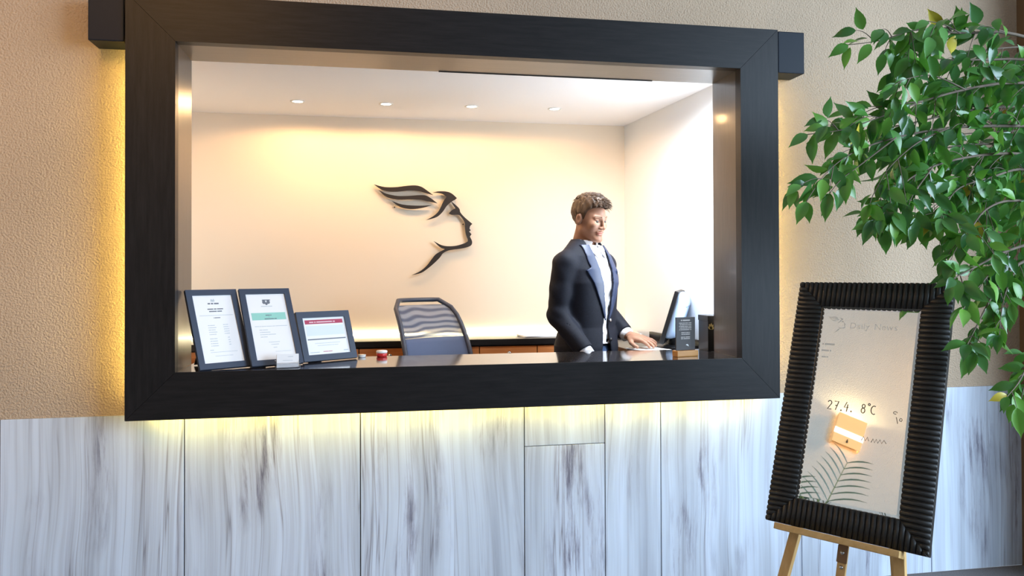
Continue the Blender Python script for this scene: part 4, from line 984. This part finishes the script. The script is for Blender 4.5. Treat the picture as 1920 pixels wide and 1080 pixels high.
Vg, Fg = part_mesh(lambda X, Y, Z: legs(X, Y, Z, -.008), (-.24, -.2, .03), (.24, .2, 1.05), .016)
Vs, Fs, off = [], [], 0
for V, F in ((Vh, Fh), (Vc, Fc), (Vl, Fl), (Vr, Fr), (Vg, Fg)): Vs.append(V); Fs.append(F+off); off += len(V)
body = finish('body', np.concatenate(Vs), np.concatenate(Fs), [M_SKIN, M_LIP], pr, 1)
cen = Hl[Fh].mean(1); lip = (((cen[:, 0]/.024)**2+((cen[:, 2]+.0655)/.0105)**2) < 1) & (cen[:, 1] > .07)
mi = np.zeros(len(body.data.polygons), np.int32); mi[:len(Fh)][lip] = 1; body.data.polygons.foreach_set('material_index', mi)
# ---- eyes and brows
M_BROW = mat('eyebrow_hair', (0.11, 0.055, 0.027, 1), 0.7); M_EYE = mat('eye_white_shaded', (0.26, 0.22, 0.19, 1), 0.35); M_IRIS = mat('iris', (0.025, 0.022, 0.02, 1), 0.3)  # eye white toned down: the socket's shade is put into its colour
for s in (-1, 1):
    V, F = part_mesh(lambda X, Y, Z: sq((X-s*.031)**2+(Y-.070)**2+(Z+.002)**2)-.0122, (s*.031-.016, .054, -.018), (s*.031+.016, .086, .014), .002, TH)
    e = finish('eye', V, F, M_EYE, pr, 0)
    V, F = part_mesh(lambda X, Y, Z: ell(X, Y, Z, (s*.031, .0803, -.0050), (.0066, .0028, .0064)), (s*.031-.008, .074, -.014), (s*.031+.008, .086, .006), .001, TH)
    finish('iris', V, F, M_IRIS, e, 0)
    V, F = part_mesh(lambda X, Y, Z: ell(X, Y, Z, (s*.031, .0735, .0048), (.0152, .0098, .0062)), (s*.031-.018, .06, -.002), (s*.031+.018, .088, .014), .0016, TH)
    finish('eyelid', V, F, M_SKIN, e, 0)
    V, F = part_mesh(lambda X, Y, Z: cone(np.abs(X), Y, Z, (.014, .090, .0185), (.047, .073, .0215), .0044, .0028), (min(s*.008, s*.056), .064, .010), (max(s*.008, s*.056), .100, .030), .0016, TH)
    finish('eyebrow', V, F, M_BROW, pr, 1)
# ---- hair: cap plus swept locks
def hairline(Y): return np.interp(Y, [-.11, -.075, -.045, -.020, -.002, .012, .022, .034, .055, .075, .10], [-.075, -.068, -.045, .012, .020, -.018, .010, .046, .062, .068, .070])
def cap(X, Y, Z):
    v = ell(X, Y, Z, (0, -.016, .034), (.080, .101, .091)); v = smin(v, ell(X, Y, Z, (0, .018, .085), (.060, .072, .040)), .03)
    n = .0022*np.sin(X*260+Y*90)*np.sin(Y*170+Z*60)+.0016*np.sin(X*410+Z*120+Y*33)
    return np.maximum(smax(v+n, (hairline(Y)-Z)*0.7, .006), -(head(X, Y, Z)+.004))
Vk, Fk = part_mesh(cap, (-.10, -.135, -.09), (.10, .115, .145), .0032, TH)
bm = bmesh.new(); rh = random.Random(3)
for _ in range(900):
    a = rh.uniform(0, 2*math.pi); q = math.sqrt(rh.random()); x = .066*q*math.cos(a); y = -.015+.092*q*math.sin(a)
    z = .034+.088*math.sqrt(max(0, 1-(x/.080)**2-((y+.016)/.101)**2)); z += .012*math.exp(-((y-.03)/.05)**2)
    p = Vector((x, y, z)); nrm = Vector((x/.0064, (y+.016)/.0102, (z-.034)/.0082)).normalized()
    fr_ = max(0.0, min(1.0, (y+.03)/.10)); tan = Vector((-.35+rh.gauss(0, .22), .85*fr_+.15+rh.gauss(0, .18), 0)); tan = (tan-nrm*tan.dot(nrm)).normalized(); L = rh.uniform(.026, .044)+.010*fr_
    lift = .003+.009*fr_+rh.uniform(0, .004)+(.012 if y > .045 else 0)
    pts = [TH @ (p-nrm*.004), TH @ (p+tan*L*.35+nrm*.004), TH @ (p+tan*L*.7+nrm*lift*.8), TH @ (p+tan*L+nrm*lift)]; bm_tube(bm, pts, [.0017, .0021, .0016, .0003], 4)
me = bpy.data.meshes.new('tmp'); bm.to_mesh(me); bm.free()
lv = np.array([v.co[:] for v in me.vertices]); lf = [list(p.vertices) for p in me.polygons]; bpy.data.meshes.remove(me)
mesh_obj('hair', np.concatenate([Vk, lv]), [list(f) for f in Fk]+[[i+len(Vk) for i in f] for f in lf], M_HAIR, pr, True)
# ---- shirt
def neckring(X, Y, Z, r, z0, z1, th, lean):
    c = -.016+(Z-1.47)*lean; q = sq((X*1.0)**2+((Y-c)*0.96)**2)-r
    return np.maximum(np.abs(q)-th, np.maximum(z0-Z, Z-z1))
def shirt(X, Y, Z):
    fold = .0035*np.sin(Z*85+X*25)*np.exp(-((X)/.08)**2)*(Y > 0)
    v = torso(X, Y, Z, .004)+fold
    v = np.maximum(v, Z-1.478)
    col = neckring(X, Y, Z, .064-(Z-1.47)*.05, 1.462, 1.508+np.clip(-(Y)*.16, -.010, .012), .0035, .10)
    col = np.maximum(col, .014+(1.505-Z)*.15-np.abs(X)+np.where(Y > 0, 0, 1))
    v = smin(v, col, .004)
    plk = np.maximum(np.maximum(torso(X, Y, Z, .0075), np.abs(X)-.016), np.maximum(-Y, Z-1.455)); v = np.minimum(v, plk)
    for s in (-1, 1):      # collar leaves
        lf_ = np.maximum(np.maximum(torso(X, Y, Z, .017), -torso(X, Y, Z, .008)), np.maximum(-Y, np.maximum(1.405+ np.abs(X-s*.034)*1.6-Z, Z-1.475)))
        v = np.minimum(v, np.maximum(lf_, np.maximum(.006-s*X, s*X-.075)))
    return v
V, F = part_mesh(shirt, (-.24, -.15, .962), (.24, .16, 1.53), .0045); sh = finish('shirt', V, F, M_SHIRT, pr, 2)
for k in range(6):
    z = 1.41-0.075*k; y = None
    for yy in np.arange(.16, .02, -.001):
        if torso(np.array([0.]), np.array([yy]), np.array([z]), .0078)[0] < 0: y = yy; break
    if y:
        bm = bmesh.new(); bm_lathe(bm, [(0.0, 0), (.0052, 0), (.0052, .002), (0.0, .0022)], 10)
        bmesh.ops.transform(bm, matrix=Matrix.Translation((0, y, z)) @ Matrix.Rotation(-math.pi/2, 4, 'X'), verts=bm.verts); bm_obj('button', bm, M_WHITE, sh, True)
# ---- blazer
def gap(Z): return np.interp(Z, [.78, .88, 1.00, 1.09, 1.20, 1.32, 1.42, 1.50], [.066, .046, .026, .016, .034, .054, .062, .064])
def outer(X, Y, Z, g):
    fold = .0016*np.sin(Z*75+Y*60+X*25+2*np.sin(Z*17))
    JP = loft(X, Y, Z, [(z, a+.012+(.010 if z < 1 else 0), b+.012+(.008 if z < 1 else 0), c) for z, a, b, c in TP], g)
    v = JP
    for s in (-1, 1): v = smin(v, cone(X, Y, Z, (s*.045, -.015, 1.452), (s*.160, -.012, 1.382), .050+g, .056+g), .04)
    ar = None
    for a, b, c in ((SHR, ELR, WRR), (SHL, ELL, WRL)):
        a = np.array(a); b = np.array(b); c = np.array(c); e = b+(c-b)*0.90
        w = chain(X, Y, Z, [a, (a+b)/2, b, e], [.062+g, .056+g, .050+g, .042+g], .02)
        w = np.maximum(w, ((X-e[0])*(c-b)[0]+(Y-e[1])*(c-b)[1]+(Z-e[2])*(c-b)[2])/np.linalg.norm(c-b))
        ar = w if ar is None else np.minimum(ar, w)
    return smin(v, ar+fold, .022)
def blazer(X, Y, Z):
    o = outer(X, Y, Z, .004); v = np.maximum(o, -(outer(X, Y, Z, -.006)))
    wedge = np.maximum(np.abs(X)-gap(Z), -Y-.02); v = smax(v, -wedge, .004)
    neck = sq(X**2+(Y+.010)**2)-np.interp(Z, [1.40, 1.46, 1.50, 1.55], [.055, .068, .071, .074]); v = np.maximum(v, -np.where(Z > 1.40, neck, 1))
    return np.maximum(v, np.maximum(.80-Z, Z-1.53))
V, F = part_mesh(blazer, (-.36, -.20, .785), (.36, .25, 1.535), .0052); bl = finish('blazer', V, F, M_NAVY, pr, 2)
def lapel(X, Y, Z, s):
    lw = np.interp(Z, [1.08, 1.12, 1.22, 1.345, 1.36, 1.39, 1.44, 1.49], [.0, .016, .045, .078, .050, .050, .042, .036])
    v = np.maximum(outer(X, Y, Z, .0125), -outer(X, Y, Z, .0045))
    v = np.maximum(v, np.maximum(gap(Z)-.003-s*X, s*X-gap(Z)-lw)); v = np.maximum(v, np.maximum(1.085-Z, Z-1.478))
    return np.maximum(v, -Y-.0)
for s in (-1, 1):
    V, F = part_mesh(lambda X, Y, Z: lapel(X, Y, Z, s), (min(s*.0, s*.19), -.02, 1.07), (max(s*.0, s*.19), .19, 1.50), .0036); finish('lapel', V, F, M_LAPEL, bl, 2)
def collar(X, Y, Z):
    q = sq(X**2+(Y+.010)**2)-np.interp(Z, [1.42, 1.46, 1.50, 1.53], [.096, .082, .072, .068])
    v = np.maximum(np.abs(q)-.0055, np.maximum(1.428-Z, Z-np.interp(Y, [-.1, 0, .04], [1.515, 1.500, 1.475])))
    return np.maximum(v, Y-.045)
V, F = part_mesh(collar, (-.12, -.13, 1.41), (.12, .07, 1.53), .004); finish('collar', V, F, M_NAVY, bl, 2)
for z in (1.085, .985):
    yy = [y for y in np.arange(.20, .02, -.001) if outer(np.array([-.034]), np.array([y]), np.array([z]), .006)[0] < 0][0]
    bm = bmesh.new(); bm_lathe(bm, [(0.0, 0), (.009, 0), (.009, .003), (0.0, .0035)], 14)
    bmesh.ops.transform(bm, matrix=Matrix.Translation((-.034, yy, z)) @ Matrix.Rotation(-math.pi/2, 4, 'X'), verts=bm.verts); bm_obj('button', bm, M_CHROME if z > 1.05 else M_BLACK, bl, True)
for nm, a, b, T in (('cuff', ELR, WRR, 0), ('cuff', ELL, WRL, 0)):
    a, b = Vector(a), Vector(b); d = (b-a).normalized(); e0, e1 = a.lerp(b, .82), a.lerp(b, 1.0)+d*.004
    tube(nm, [e0, e0.lerp(e1, .5), e1], [.0385, .039, .038], M_SHIRT, sh, 20)
# name badge on the left breast
zb = 1.335; xb = -.118; yb = [y for y in np.arange(.20, .0, -.001) if outer(np.array([xb]), np.array([y]), np.array([zb]), .0135)[0] < 0][0]
box('name_badge', (-.026, -.001, -.010), (.026, .0025, .010), M_WHITE, bl, 0.001, Matrix.Translation((xb, yb+.001, zb)) @ Matrix.Rotation(math.radians(33), 4, 'Z'))
# ---- jeans, belt, shoes
V, F = part_mesh(lambda X, Y, Z: np.maximum(legs(X, Y, Z, .004), np.maximum(Z-.985, .075-Z)), (-.25, -.2, .05), (.25, .2, 1.02), .010); finish('jeans', V, F, M_JEANS, pr, 2)
bm = bmesh.new()
ring = [(.172*math.cos(a*math.pi/20), -.005+.116*math.sin(a*math.pi/20)) for a in range(40)]
vs = [bm.verts.new((x, y, z)) for z in (.955, .988) for x, y in ring]
for k in range(40): bm.faces.new((vs[k], vs[(k+1) % 40], vs[40+(k+1) % 40], vs[40+k]))
bmesh.ops.solidify(bm, geom=bm.faces[:], thickness=.004); bm_obj('belt', bm, M_BLACK, pr, True)
for a in (ANR, ANL):
    V, F = part_mesh(lambda X, Y, Z: np.maximum(smin(ell(X, Y, Z, (a[0], a[1]+.075, .03), (.047, .135, .05)), ell(X, Y, Z, (a[0], a[1], .07), (.042, .055, .06)), .03), .0-Z), (a[0]-.07, a[1]-.09, -.01), (a[0]+.07, a[1]+.24, .14), .006)
    finish('shoe', V, F, M_BLACK, pr, 1)
